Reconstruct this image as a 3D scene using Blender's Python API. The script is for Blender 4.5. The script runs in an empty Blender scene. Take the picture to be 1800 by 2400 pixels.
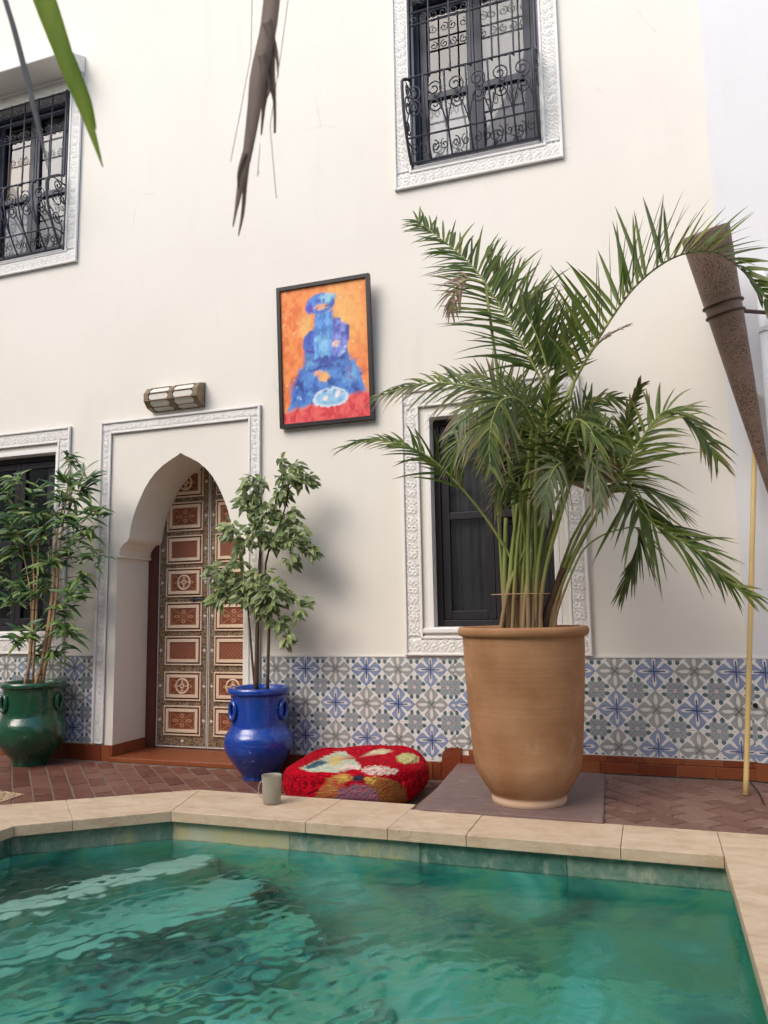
import bpy, math, random
import numpy as np
from mathutils import Vector, Matrix
random.seed(7); RNG = np.random.default_rng(7)
scene = bpy.context.scene
COL = scene.collection
R = math.radians

# ---------------------------------------------------------------- camera
CAM = np.array([0.0, -4.4119, 0.9628])
C_RT = np.array([0.94491376, 0.32690904, -0.0163848])
C_UP = np.array([0.05681734, -0.11451846, 0.991795])
C_FW = np.array([-0.32235039, 0.93809168, 0.12678417])
FPX = 1803.0
cam = bpy.data.cameras.new('camera'); camo = bpy.data.objects.new('camera', cam); COL.objects.link(camo)
cam.sensor_fit = 'VERTICAL'; cam.sensor_height = 36.0; cam.sensor_width = 27.0
cam.lens = 36.0 * FPX / 2400.0
cam.clip_start = 0.05; cam.clip_end = 500
camo.matrix_world = Matrix(((C_RT[0], C_UP[0], -C_FW[0], CAM[0]), (C_RT[1], C_UP[1], -C_FW[1], CAM[1]),
                            (C_RT[2], C_UP[2], -C_FW[2], CAM[2]), (0, 0, 0, 1)))
cam.dof.use_dof = True; cam.dof.focus_distance = 4.3; cam.dof.aperture_fstop = 6.5
scene.camera = camo

# ---------------------------------------------------------------- light
SUN_TO = Vector((0.62, 1.0, -1.15)).normalized()          # direction the light travels
w = bpy.data.worlds.new('World'); scene.world = w; w.use_nodes = True
nt = w.node_tree; nt.nodes.clear()
sky = nt.nodes.new('ShaderNodeTexSky'); sky.sky_type = 'NISHITA'; sky.sun_disc = False
sky.sun_elevation = math.asin(-SUN_TO.z); sky.sun_rotation = math.atan2(-SUN_TO.x, -SUN_TO.y)
sky.dust_density = 2.5; sky.air_density = 1.0
bg = nt.nodes.new('ShaderNodeBackground'); bg.inputs[1].default_value = 0.15
wo = nt.nodes.new('ShaderNodeOutputWorld')
nt.links.new(sky.outputs[0], bg.inputs[0]); nt.links.new(bg.outputs[0], wo.inputs[0])
sl = bpy.data.lights.new('sun', 'SUN'); sl.energy = 0.85; sl.angle = R(40); sl.color = (1.0, 0.95, 0.87)
so = bpy.data.objects.new('sun', sl); COL.objects.link(so); so.location = (-4, -6, 9)
so.rotation_euler = SUN_TO.to_track_quat('-Z', 'Y').to_euler()
scene.view_settings.view_transform = 'Standard'; scene.view_settings.look = 'None'
scene.view_settings.gamma = 1.0; scene.view_settings.exposure = 0.88; scene.view_settings.use_curve_mapping = False
scene.render.engine = 'CYCLES'
scene.cycles.use_denoising = True
scene.cycles.max_bounces = 10; scene.cycles.transparent_max_bounces = 12; scene.cycles.transmission_bounces = 8
scene.cycles.sample_clamp_indirect = 6.0

# ---------------------------------------------------------------- helpers
def ray(u, v): return C_FW + (u - 900) / FPX * C_RT - (v - 1200) / FPX * C_UP
def py(u, v, y):
    d = ray(u, v); t = (y - CAM[1]) / d[1]; return CAM + t * d
def pz(u, v, z):
    d = ray(u, v); t = (z - CAM[2]) / d[2]; return CAM + t * d
def to_px(P):
    d = np.asarray(P) - CAM; k = d @ C_FW
    return 900 + FPX * (d @ C_RT) / k, 1200 - FPX * (d @ C_UP) / k
def zm(ox, oy, s): return lambda a, b: (ox + a / s, oy + b / s)

class MB:
    def __init__(s): s.v = []; s.f = []; s.m = []; s.mi = 0
    def add(s, vs, fs):
        o = len(s.v); s.v += [tuple(map(float, p)) for p in vs]; s.f += [tuple(o + i for i in f) for f in fs]; s.m += [s.mi] * len(fs); return s
    def box(s, x0, x1, y0, y1, z0, z1):
        return s.add([(x, y, z) for z in (z0, z1) for y in (y0, y1) for x in (x0, x1)],
                     [(0, 2, 3, 1), (4, 5, 7, 6), (0, 1, 5, 4), (2, 6, 7, 3), (0, 4, 6, 2), (1, 3, 7, 5)])
    def prism(s, poly, z0, z1):
        n = len(poly)
        vs = [(p[0], p[1], z0) for p in poly] + [(p[0], p[1], z1) for p in poly]
        return s.add(vs, [tuple(reversed(range(n))), tuple(range(n, 2 * n))] + [(i, (i + 1) % n, n + (i + 1) % n, n + i) for i in range(n)])
    def tube(s, pts, r, n=6, caps=True):
        pts = [np.array(p, float) for p in pts]; m = len(pts)
        rs = r if hasattr(r, '__len__') else [r] * m
        vs = []; prev = None
        for i, p in enumerate(pts):
            t = pts[min(i + 1, m - 1)] - pts[max(i - 1, 0)]; L = np.linalg.norm(t); t = t / L if L > 1e-9 else np.array([0, 0, 1.])
            if prev is None:
                a = np.array([0, 0, 1.]) if abs(t[2]) < 0.9 else np.array([1., 0, 0])
                u = np.cross(t, a)
            else: u = prev - t * (prev @ t)
            u /= max(np.linalg.norm(u), 1e-9); prev = u; w_ = np.cross(t, u)
            for k in range(n):
                an = 2 * math.pi * k / n; vs.append(p + rs[i] * (math.cos(an) * u + math.sin(an) * w_))
        fs = [(i * n + k, i * n + (k + 1) % n, (i + 1) * n + (k + 1) % n, (i + 1) * n + k) for i in range(m - 1) for k in range(n)]
        if caps: fs += [tuple(reversed(range(n))), tuple(range((m - 1) * n, m * n))]
        return s.add(vs, fs)
    def lathe(s, prof, n=48, cap0=True, cap1=False, c=(0, 0)):
        m = len(prof)
        vs = [(c[0] + r * math.cos(2 * math.pi * k / n), c[1] + r * math.sin(2 * math.pi * k / n), z) for r, z in prof for k in range(n)]
        fs = [(i * n + k, i * n + (k + 1) % n, (i + 1) * n + (k + 1) % n, (i + 1) * n + k) for i in range(m - 1) for k in range(n)]
        if cap0: fs.append(tuple(reversed(range(n))))
        if cap1: fs.append(tuple(range((m - 1) * n, m * n)))
        return s.add(vs, fs)
    def grid(s, fn, nu, nv):
        vs = [fn(i / nu, j / nv) for j in range(nv + 1) for i in range(nu + 1)]
        fs = [(j * (nu + 1) + i, j * (nu + 1) + i + 1, (j + 1) * (nu + 1) + i + 1, (j + 1) * (nu + 1) + i) for j in range(nv) for i in range(nu)]
        return s.add(vs, fs)
    def mesh(s, name, mats, smooth=False):
        me = bpy.data.meshes.new(name); me.from_pydata(s.v, [], s.f)
        for mt in (mats if isinstance(mats, (list, tuple)) else [mats]): me.materials.append(mt)
        if any(s.m): me.polygons.foreach_set('material_index', s.m)
        if smooth: me.polygons.foreach_set('use_smooth', [True] * len(me.polygons))
        me.update(); return me
    def build(s, name, mats, parent=None, smooth=False, loc=None, bevel=0):
        return link(name, s.mesh(name, mats, smooth), parent, loc, bevel)

def link(name, me, parent=None, loc=None, bevel=0, rot=None):
    o = bpy.data.objects.new(name, me); COL.objects.link(o)
    if parent is not None: o.parent = parent
    if loc is not None: o.location = loc
    if rot is not None: o.rotation_euler = rot
    if bevel:
        b = o.modifiers.new('bevel', 'BEVEL'); b.width = bevel; b.segments = 2; b.limit_method = 'ANGLE'; b.angle_limit = R(40)
    return o
def empty(name, loc=(0, 0, 0)):
    o = bpy.data.objects.new(name, None); COL.objects.link(o); o.location = loc; o.empty_display_size = 0.1; return o
def tag(o, label=None, cat=None, group=None, kind=None):
    if label: o['label'] = label
    if cat: o['category'] = cat
    if group: o['group'] = group
    if kind: o['kind'] = kind
    return o
def rel(o, mb):      # shift a builder's vertices so that they are local to an Empty at o.location
    L = o.location; mb.v = [(x - L.x, y - L.y, z - L.z) for x, y, z in mb.v]; return mb

# ---------------------------------------------------------------- node helper
class X:
    def __init__(s, nt, so): s.nt = nt; s.s = so
    def _m(s, op, *a, clamp=False):
        n = s.nt.nodes.new('ShaderNodeMath'); n.operation = op; n.use_clamp = clamp
        for i, x in enumerate((s,) + a):
            if isinstance(x, X): s.nt.links.new(x.s, n.inputs[i])
            else: n.inputs[i].default_value = float(x)
        return X(s.nt, n.outputs[0])
    def __add__(s, o): return s._m('ADD', o)
    __radd__ = __add__
    def __sub__(s, o): return s._m('SUBTRACT', o)
    def __rsub__(s, o): return s._m('MULTIPLY', -1.0)._m('ADD', o)
    def __mul__(s, o): return s._m('MULTIPLY', o)
    __rmul__ = __mul__
    def __truediv__(s, o): return s._m('DIVIDE', o)
    def abs(s): return s._m('ABSOLUTE')
    def sqrt(s): return s._m('SQRT')
    def max(s, o): return s._m('MAXIMUM', o)
    def min(s, o): return s._m('MINIMUM', o)
    def sin(s): return s._m('SINE')
    def frac(s): return s._m('FRACT')
    def lt(s, e, soft=0.03):       # 1 when s < e
        return ((e - s) / soft + 0.5)._m('MULTIPLY', 1.0, clamp=True)
class Mat:
    def __init__(s, name, rough=0.6, spec=0.4):
        s.m = bpy.data.materials.new(name); s.m.use_nodes = True; s.nt = s.m.node_tree
        s.b = s.nt.nodes['Principled BSDF']; s.b.inputs['Roughness'].default_value = rough
        s.b.inputs['Specular IOR Level'].default_value = spec
        s.tc = s.nt.nodes.new('ShaderNodeTexCoord')
    def L(s, a, b): s.nt.links.new(a.s if isinstance(a, X) else a, b)
    def co(s, kind='Object', scale=(1, 1, 1), world=False):
        if world:
            g = s.nt.nodes.new('ShaderNodeNewGeometry'); src = g.outputs['Position']
        else: src = s.tc.outputs[kind]
        mp = s.nt.nodes.new('ShaderNodeMapping'); mp.inputs['Scale'].default_value = scale
        s.nt.links.new(src, mp.inputs[0]); return mp.outputs[0]
    def xyz(s, co):
        n = s.nt.nodes.new('ShaderNodeSeparateXYZ'); s.nt.links.new(co, n.inputs[0]); return [X(s.nt, o) for o in n.outputs]
    def noise(s, co, scale=5, detail=4, rough=0.55, dist=0.0):
        n = s.nt.nodes.new('ShaderNodeTexNoise'); n.inputs['Scale'].default_value = scale; n.inputs['Detail'].default_value = detail
        n.inputs['Roughness'].default_value = rough; n.inputs['Distortion'].default_value = dist
        s.nt.links.new(co, n.inputs['Vector']); return X(s.nt, n.outputs[0])
    def voro(s, co, scale=5, feature='F1', out=0):
        n = s.nt.nodes.new('ShaderNodeTexVoronoi'); n.inputs['Scale'].default_value = scale; n.feature = feature
        s.nt.links.new(co, n.inputs['Vector']); return X(s.nt, n.outputs[out])
    def ramp(s, f, stops):
        n = s.nt.nodes.new('ShaderNodeValToRGB'); e = n.color_ramp.elements
        while len(e) < len(stops): e.new(0.5)
        for el, (p, c) in zip(e, stops): el.position = p; el.color = (*c, 1) if len(c) == 3 else c
        s.L(f, n.inputs[0]); return n.outputs[0]
    def mix(s, f, a, b):
        n = s.nt.nodes.new('ShaderNodeMix'); n.data_type = 'RGBA'
        for x, i in ((f, 0), (a, 6), (b, 7)):
            if isinstance(x, X): s.nt.links.new(x.s, n.inputs[i])
            elif isinstance(x, (int, float)): n.inputs[i].default_value = x
            elif isinstance(x, tuple): n.inputs[i].default_value = (*x, 1)
            else: s.nt.links.new(x, n.inputs[i])
        return n.outputs[2]
    def color(s, c):
        if isinstance(c, tuple): s.b.inputs['Base Color'].default_value = (*c, 1)
        else: s.L(c, s.b.inputs['Base Color'])
        return s
    def bump(s, h, strength=0.3, dist=0.01):
        n = s.nt.nodes.new('ShaderNodeBump'); n.inputs['Strength'].default_value = strength; n.inputs['Distance'].default_value = dist
        s.L(h, n.inputs['Height']); s.nt.links.new(n.outputs[0], s.b.inputs['Normal']); return s
    def rand(s):
        n = s.nt.nodes.new('ShaderNodeObjectInfo'); return X(s.nt, n.outputs['Random'])
    def attr(s, name):
        n = s.nt.nodes.new('ShaderNodeAttribute'); n.attribute_name = name; return n.outputs['Color']
    def out(s): return s.nt.nodes['Material Output']

M = {}
def plaster(name, c, c2):
    m = Mat(name, 0.85, 0.2); co = m.co(world=True)
    n = m.noise(co, 1.1, 5, 0.6); st = m.noise(m.co(world=True, scale=(2.2, 2.2, 0.35)), 2.0, 5, 0.6)
    a = m.mix(((n - 0.42) * 3.0)._m('MULTIPLY', 1.0, clamp=True), c, c2)
    b = m.mix(((st - 0.58) * 2.2)._m('MULTIPLY', 1.0, clamp=True) * 0.5, a, tuple(x * 0.82 for x in c2))
    ed = m.voro(m.co(world=True, scale=(1, 1, .8)), 0.9, 'DISTANCE_TO_EDGE'); wb = m.noise(co, 2.0, 2)
    ck = (ed + (m.noise(co, 14, 3) - .5) * .03).abs().lt(.0022, .003) * ((wb - .55) * 9)._m('MULTIPLY', 1.0, clamp=True)
    b = m.mix(ck * .2, b, (0.42, 0.38, 0.32))
    m.color(b); m.bump(m.noise(co, 38, 4, 0.6) * 0.45 + m.noise(co, 3, 3) * 1.2, 0.16, 0.014); return m.m
M['wall'] = plaster('cream_plaster', (0.775, 0.735, 0.65), (0.74, 0.70, 0.615))
M['wall_white'] = plaster('white_plaster', (0.66, 0.66, 0.665), (0.62, 0.62, 0.625))
M['stucco'] = plaster('white_stucco', (0.81, 0.79, 0.75), (0.77, 0.75, 0.71))
m = Mat('carved_stucco', 0.8, 0.2); h = m.xyz(m.co('Object'))[1]
m.color(m.mix(m.noise(m.co(world=True), 30, 3), (0.79, 0.765, 0.715), (0.84, 0.815, 0.77))); M['carved'] = m.m

def zellige(name, blue):
    m = Mat(name, 0.22, 0.5); co = m.co('Object', (10, 10, 10))
    wob = m.noise(m.co('Object', (14, 14, 14)), 3.0, 2)
    u, _, v = m.xyz(co); u = u + (wob - 0.5) * 0.07; v = v + (wob - 0.5) * 0.07
    a = u.abs(); b = v.abs(); mm = a.max(b); nn = a.min(b)
    sq = lambda x: x * x
    pet = nn / (0.47 - sq((mm - 0.36).max(0.0)) * 1.15).max(0.001)
    slim = (sq((mm - 0.52) / 0.27) + sq(nn / 0.095)).sqrt()
    core = (sq(a) + sq(b)).sqrt()
    p = 1.0 - a; q = 1.0 - b
    pm = p.max(q); pn = p.min(q)
    lobe = (sq(p - 0.22) + sq(q - 0.22)).sqrt()
    heart = (sq((pm - 0.56) / 1.15) + sq(pn - 0.19)).sqrt()
    vein = (p - q).abs()
    white = (0.74, 0.73, 0.69)
    tone = m.noise(m.co('Object', (10, 10, 10)), 2.5, 4)
    r = m.rand()
    if blue: c1, c2, cl = (0.13, 0.18, 0.32), (0.33, 0.385, 0.51), (0.02, 0.035, 0.14)
    else: c1, c2, cl = (0.21, 0.22, 0.21), (0.44, 0.445, 0.42), (0.14, 0.14, 0.13)
    leaf = m.mix(tone, c1, c2)
    grey = m.mix(tone, (0.17, 0.20, 0.22), (0.40, 0.42, 0.43))
    col = m.mix(lobe.lt(0.26, 0.05), white, grey)
    col = m.mix(vein.lt(0.035) * lobe.lt(0.2) * 0.8, col, (0.16, 0.19, 0.22))
    col = m.mix((p * p + q * q).sqrt().lt(0.10), col, (0.66, 0.60, 0.58))
    col = m.mix(heart.lt(0.115), col, (0.06, 0.115, 0.13))
    col = m.mix(pet.lt(1.22, 0.06) * mm.lt(0.985), col, white)
    col = m.mix(pet.lt(1.0, 0.06), col, leaf)
    col = m.mix((slim - 1.7).abs().lt(0.16, 0.2) * pet.lt(0.95) * 0.55, col, c1)
    col = m.mix(slim.lt(1.0, 0.25), col, (0.68, 0.66, 0.62))
    col = m.mix(((mm - nn) - mm * 0.16).lt(0.03, 0.05) * (1.0 - core.lt(0.26, 0.06)) * mm.lt(0.6), col, white)
    if blue: col = m.mix(nn.lt(0.035) * mm.lt(0.55), col, cl)
    else: col = m.mix((mm - nn).lt(0.05) * core.lt(0.32), col, cl)
    col = m.mix(r * 0.12, col, (0.52, 0.51, 0.49))
    fade = m.noise(m.co(world=True), 9, 5, 0.65)
    col = m.mix(((fade - 0.52) * 2.5)._m('MULTIPLY', 1.0, clamp=True) * 0.22, col, (0.60, 0.58, 0.54))
    m.color(col); m.bump(m.noise(m.co(world=True), 26, 3), 0.10, 0.004); return m.m
M['tile_blue'] = zellige('printed_tile_blue', True); M['tile_grey'] = zellige('printed_tile_grey', False)
m = Mat('grout', 0.9, 0.1); m.color(m.mix(m.noise(m.co(world=True), 20), (0.62, 0.60, 0.56), (0.72, 0.70, 0.66))); M['grout'] = m.m

def terracotta(name, cs, rough, dust, dustc=(0.45, 0.36, 0.31)):
    m = Mat(name, rough, 0.35); co = m.co(world=True)
    r = m.rand(); n = m.noise(co, 7, 5, 0.6)
    base = m.ramp(r * 0.6 + n * 0.45, [(0.2, cs[0]), (0.5, cs[1]), (0.8, cs[2])])
    d = m.noise(m.co(world=True, scale=(1, 2.0, 1)), 16, 6, 0.7)
    dd = ((d - 0.55) * 4)._m('MULTIPLY', 1.0, clamp=True) * dust
    m.color(m.mix(dd, base, dustc))
    rr = m.nt.nodes.new('ShaderNodeMapRange'); rr.inputs[3].default_value = rough - 0.12; rr.inputs[4].default_value = rough + 0.25
    m.L(d, rr.inputs[0]); m.nt.links.new(rr.outputs[0], m.b.inputs['Roughness'])
    m.bump(m.noise(co, 30, 4) + n * 0.6, 0.25, 0.006); return m.m
M['floor'] = terracotta('terracotta_floor', [(0.105, 0.038, 0.026), (0.150, 0.060, 0.040), (0.19, 0.088, 0.060)], 0.36, 0.55)
M['platform'] = terracotta('worn_terracotta', [(0.13, 0.065, 0.048), (0.17, 0.088, 0.066), (0.20, 0.115, 0.088)], 0.5, 0.7, (0.38, 0.29, 0.24))
M['skirt'] = terracotta('glazed_terracotta', [(0.16, 0.032, 0.013), (0.21, 0.05, 0.018), (0.25, 0.075, 0.026)], 0.30, 0.12)
m = Mat('mortar', 0.9, 0.1); m.color(m.mix(m.noise(m.co(world=True), 25, 4), (0.30, 0.20, 0.15), (0.46, 0.36, 0.29))); M['mortar'] = m.m
m = Mat('dark_mortar', 0.9, 0.1); m.color(m.mix(m.noise(m.co(world=True), 25, 4), (0.13, 0.085, 0.065), (0.26, 0.19, 0.15))); M['dmortar'] = m.m
m = Mat('hatch_stone', 0.5, 0.35); co = m.co(world=True)
d = m.noise(m.co(world=True, scale=(1, 2.5, 1)), 14, 6, 0.7)
m.color(m.mix(((d - 0.52) * 4)._m('MULTIPLY', 1.0, clamp=True) * 0.5, m.mix(m.noise(co, 4, 5), (0.14, 0.085, 0.075), (0.20, 0.135, 0.12)), (0.40, 0.33, 0.29)))
m.bump(d, 0.2, 0.004); M['hatch'] = m.m
m = Mat('travertine', 0.55, 0.3); co = m.co(world=True)
n1 = m.noise(m.co(world=True, scale=(1.6, 2.6, 2.6)), 4.5, 7, 0.7, 0.8); n2 = m.noise(co, 60, 3); pit = m.noise(m.co(world=True, scale=(1, 2.0, 2)), 26, 4, 0.7)
c = m.mix(m.rand() * 0.18, m.ramp(n1, [(0.3, (0.42, 0.30, 0.19)), (0.5, (0.55, 0.42, 0.285)), (0.72, (0.64, 0.515, 0.37))]), (0.52, 0.39, 0.26))
c = m.mix(((pit - 0.62) * 9)._m('MULTIPLY', 1.0, clamp=True) * 0.6, c, (0.30, 0.22, 0.15))
m.color(c); m.bump(pit * -1.0 + n2 * 0.3, 0.45, 0.005); M['travertine'] = m.m
m = Mat('dark_wood', 0.45, 0.3); co = m.co(world=True, scale=(8, 8, 1))
m.color(m.mix(m.noise(co, 6, 4), (0.012, 0.011, 0.013), (0.030, 0.026, 0.030))); M['dark_wood'] = m.m
m = Mat('navy_wood', 0.4, 0.35); co = m.co(world=True, scale=(8, 8, 1))
m.color(m.mix(m.noise(co, 6, 4), (0.010, 0.014, 0.028), (0.026, 0.030, 0.048))); M['navy_wood'] = m.m
m = Mat('wrought_iron', 0.5, 0.4); m.b.inputs['Metallic'].default_value = 0.4
m.color(m.mix(m.noise(m.co(world=True), 40, 3), (0.030, 0.030, 0.040), (0.085, 0.085, 0.10))); M['iron'] = m.m
m = Mat('curtain', 0.9, 0.1); m.color(m.mix(m.noise(m.co(world=True), 6), (0.30, 0.28, 0.285), (0.42, 0.395, 0.39))); M['curtain'] = m.m
m = Mat('white_blind', 0.9, 0.1); m.color((0.82, 0.80, 0.75)); M['blind_white'] = m.m  # pale colour standing in for the bright wall mirrored in the lower panes
m = Mat('rose_blind', 0.9, 0.1); m.color(m.mix(m.noise(m.co(world=True), 9, 4), (0.62, 0.30, 0.18), (0.55, 0.52, 0.36))); M['blind_rose'] = m.m  # orange tone standing in for the courtyard mirrored in an upper pane
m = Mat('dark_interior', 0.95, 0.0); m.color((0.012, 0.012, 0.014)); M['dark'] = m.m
def glass_mat(name, tint, refl_r):
    m = Mat(name); nt = m.nt; nt.nodes.remove(m.b)
    tr = nt.nodes.new('ShaderNodeBsdfTransparent'); tr.inputs[0].default_value = (*tint, 1)
    gl = nt.nodes.new('ShaderNodeBsdfGlossy'); gl.inputs['Roughness'].default_value = refl_r
    fr = nt.nodes.new('ShaderNodeFresnel'); fr.inputs[0].default_value = 1.7
    n = nt.nodes.new('ShaderNodeTexNoise'); n.inputs['Scale'].default_value = 2.2; n.inputs['Detail'].default_value = 1
    bp = nt.nodes.new('ShaderNodeBump'); bp.inputs['Strength'].default_value = 0.06; bp.inputs['Distance'].default_value = 0.05
    nt.links.new(m.tc.outputs['Object'], n.inputs[0]); nt.links.new(n.outputs[0], bp.inputs['Height']); nt.links.new(bp.outputs[0], gl.inputs['Normal'])
    mx = nt.nodes.new('ShaderNodeMixShader'); nt.links.new(fr.outputs[0], mx.inputs[0]); nt.links.new(tr.outputs[0], mx.inputs[1]); nt.links.new(gl.outputs[0], mx.inputs[2])
    nt.links.new(mx.outputs[0], m.out().inputs[0]); return m.m
M['glass'] = glass_mat('window_glass', (0.92, 0.93, 0.94), 0.02)

# ================================================================ SETTING
# ground sheet below everything
g = MB().box(-60, 60, -60, 60, -1.75, -1.65).build('ground', M['mortar']); tag(g, kind='structure')

# ---- main wall with openings
OPEN = {'LR': (-1.215, -0.506, 0.86, 2.12), 'LL': (-4.83, -4.025, 0.855, 2.142), 'UL': (-4.83, -4.025, 3.70, 4.975), 'UR': (-1.283, -0.478, 3.765, 4.975)}
JX0, JX1, JC = -3.466, -2.484, -2.973
ARCH = [(-3.466, 0.0), (-3.466, 1.36), (-3.452, 1.375), (-3.446, 1.41), (-3.420, 1.445), (-3.393, 1.462), (-3.380, 1.475), (-3.373, 1.49), (-3.365, 1.55), (-3.346, 1.629), (-3.322, 1.69), (-3.293, 1.752), (-3.26, 1.815),
        (-3.217, 1.878), (-3.17, 1.928), (-3.115, 1.972), (-3.05, 2.008), (-3.005, 2.03), (-2.973, 2.048)]
ARCH = ARCH + [(2 * JC - x, z) for x, z in reversed(ARCH[:-1])]
ARCH = [(min(max(x, JX0), JX1), z) for x, z in ARCH]
mb = MB()
rects = list(OPEN.values()) + [(JX0, JX1, 0.0, 2.048)]
xs = sorted({-9.0, 0.45, *[r[0] for r in rects], *[r[1] for r in rects]}); zs = sorted({0.0, 6.6, *[r[2] for r in rects], *[r[3] for r in rects]})
for i in range(len(xs) - 1):
    for j in range(len(zs) - 1):
        cx, cz = (xs[i] + xs[i + 1]) / 2, (zs[j] + zs[j + 1]) / 2
        if any(r[0] < cx < r[1] and r[2] < cz < r[3] for r in rects): continue
        mb.add([(xs[i], 0, zs[j]), (xs[i + 1], 0, zs[j]), (xs[i + 1], 0, zs[j + 1]), (xs[i], 0, zs[j + 1])], [(0, 1, 2, 3)])
k0 = 1; top = 2.048; k = len(ARCH) // 2
for i in range(1, len(ARCH) - 2):
    (xa, za), (xb, zb) = ARCH[i], ARCH[i + 1]
    mb.add([(xa, 0, za), (xb, 0, zb), (xb, 0, top), (xa, 0, top)], [(0, 1, 2, 3)])
for i in range(len(ARCH) - 1):          # intrados and jambs
    (xa, za), (xb, zb) = ARCH[i], ARCH[i + 1]
    mb.add([(xa, 0, za), (xb, 0, zb), (xb, 0.42, zb), (xa, 0.42, za)], [(0, 1, 2, 3)])
# back of the wall and top
mb.box(-9, 0.45, 1.6, 1.7, 0, 6.6); mb.add([(-9, 0, 6.6), (0.45, 0, 6.6), (0.45, 1.7, 6.6), (-9, 1.7, 6.6)], [(0, 1, 2, 3)])
wall = mb.build('house_wall', M['wall'])
tag(wall, 'tall cream plastered house wall with an arched doorway and four windows', 'wall')
# impost ledge lips
for sx in (-1, 1):
    xx = JX0 if sx < 0 else JX1
    b = MB(); b.box(min(xx - 0.004, xx + 0.022 * -sx), max(xx + 0.004, xx + 0.022 * -sx), -0.006, 0.40, 1.352, 1.372)
    b.build('impost_moulding', M['wall'], wall, bevel=0.004)
# right facet wall
TH = R(20); fx, fy = math.cos(TH), -math.sin(TH)
def fac(s, n, z): return (0.45 + fx * s + fy * n * -1 * -1, fy * s - fx * n, z)     # s along facet, n out of the wall
mb = MB()
mb.add([(0.45, 0, 0), (0.45 + fx * 3, fy * 3, 0), (0.45 + fx * 3, fy * 3, 6.6), (0.45, 0, 6.6), (0.45, 0.3, 0), (3.4, 0.3, 0), (3.4, 0.3, 6.6), (0.45, 0.3, 6.6)],
       [(0, 1, 2, 3), (5, 4, 7, 6), (3, 2, 6, 7), (1, 5, 6, 2)])
fw = mb.build('side_wall', M['wall_white']); tag(fw, 'white plastered return wall turned slightly towards the pool, behind the bamboo pole', 'wall')
# other courtyard walls (out of the frame: they shade the yard and show in the panes)
mb = MB().box(-8.6, 4.4, -9.3, -9.0, 0, 5.4)
bw = mb.build('courtyard_wall', M['wall']); tag(bw, 'cream courtyard wall on the far side of the pool, facing the arched door', 'wall')
for wx, wz in ((-5.2, 3.2), (-2.2, 3.2), (0.9, 3.2), (-5.2, 0.6), (0.9, 0.6)):
    MB().box(wx, wx + 1.1, -9.0, -8.97, wz, wz + 1.7).build('shutter', M['dark_wood'], bw)
    MB().box(wx - 0.12, wx + 1.22, -8.998, -8.95, wz - 0.12, wz - 0.003).build('window_ledge', M['stucco'], bw)
MB().box(-8.6, 4.4, -9.0, -8.4, 5.1, 5.25).build('eaves', M['skirt'], bw)
mb = MB().box(-8.9, -8.6, -9.3, 0.0, 0, 5.0); lw = mb.build('courtyard_side_wall', M['wall']); tag(lw, 'cream courtyard wall running from the pool to the barred window', 'wall')
mb = MB().box(3.3, 3.6, -9.3, -1.03, 0, 5.0); rw = mb.build('courtyard_end_wall', M['wall_white']); tag(rw, 'white courtyard wall closing the pool terrace beyond the perforated torch', 'wall')

# ---- floors
CT = 0.085      # top of coping and platform
def floor_piece(name, poly, z0, z1, mat, kind='structure'):
    o = MB().prism(poly, z0, z1).build(name, mat); tag(o, kind=kind); return o
f1 = floor_piece('courtyard_floor', [(-8.6, -9.0), (-3.0, -9.0), (-3.0, -1.49), (-2.198, -0.93), (-1.07, -0.93), (-1.07, 0.0), (-8.6, 0.0)], -0.25, -0.005, M['dmortar'])
f2 = floor_piece('raised_terrace', [(-1.07, -1.02), (0.62, -1.02), (0.62, -9.0), (3.3, -9.0), (3.3, -1.03), (0.45 + fx * 3, fy * 3), (0.45, 0.0), (-1.07, 0.0)], -0.25, CT - 0.010, M['dmortar'])
f3 = floor_piece('pool_front_floor', [(-3.0, -9.0), (0.62, -9.0), (0.62, -4.35), (-3.0, -4.35)], -0.25, -0.008, M['platform'])
# diagonal brick tiles
def in_main(x, y):
    if y > -0.03 or x > -1.10 or x < -4.75: return False
    if y < -0.93 and x > -2.198: return False
    # chamfer line (-3,-1.49)-(-2.198,-.93)
    return (y + 1.49) > (0.56 / 0.802) * (x + 3.0) if x > -3.0 else y > -1.9
def in_plat(x, y): return -1.02 < x < 1.7 and (-1.02 if x < 0.74 else -2.1) < y < (-0.03 if x < 0.45 else -0.03 - (x - 0.45) * 0.36) and not (-1.0 < x < -0.33 and -1.0 < y < -0.12)
d = 1 / math.sqrt(2)
def brick_mesh(name, mat, la, lb, th):
    b = MB(); b.box(-la / 2, la / 2, -lb / 2, lb / 2, -th, 0)
    # chamfered top
    e = 0.004; b.v[4:8] = [(-la / 2 + e, -lb / 2 + e, 0), (la / 2 - e, -lb / 2 + e, 0), (-la / 2 + e, lb / 2 - e, 0), (la / 2 - e, lb / 2 - e, 0)]
    return b.mesh(name, mat)
bm_f = brick_mesh('floor_tile', M['floor'], 0.094, 0.194, 0.012); bm_p = brick_mesh('floor_tile', M['platform'], 0.094, 0.194, 0.012)
def lay(inside, me, parent, ztop, seed):
    rnd = random.Random(seed); n = 0
    for i in range(-60, 40):
        for j in range(-40, 40):
            a = i * 0.0995; b = j * 0.199 + (0.0995 if i % 2 else 0)     # a along (1,1), b along (-1,1)
            x = a * d - b * d - 1.7; y = a * d + b * d - 1.0
            if not inside(x, y): continue
            o = link('floor_tile', me, parent, (x + rnd.uniform(-.001, .001), y, ztop + rnd.uniform(-.002, .0005)), rot=(rnd.uniform(-.006, .006), rnd.uniform(-.006, .006), R(45) + rnd.uniform(-.012, .012))); n += 1
    return n
n1 = lay(in_main, bm_f, f1, 0.0, 3); n2 = lay(in_plat, bm_p, f2, CT - 0.002, 4)
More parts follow.
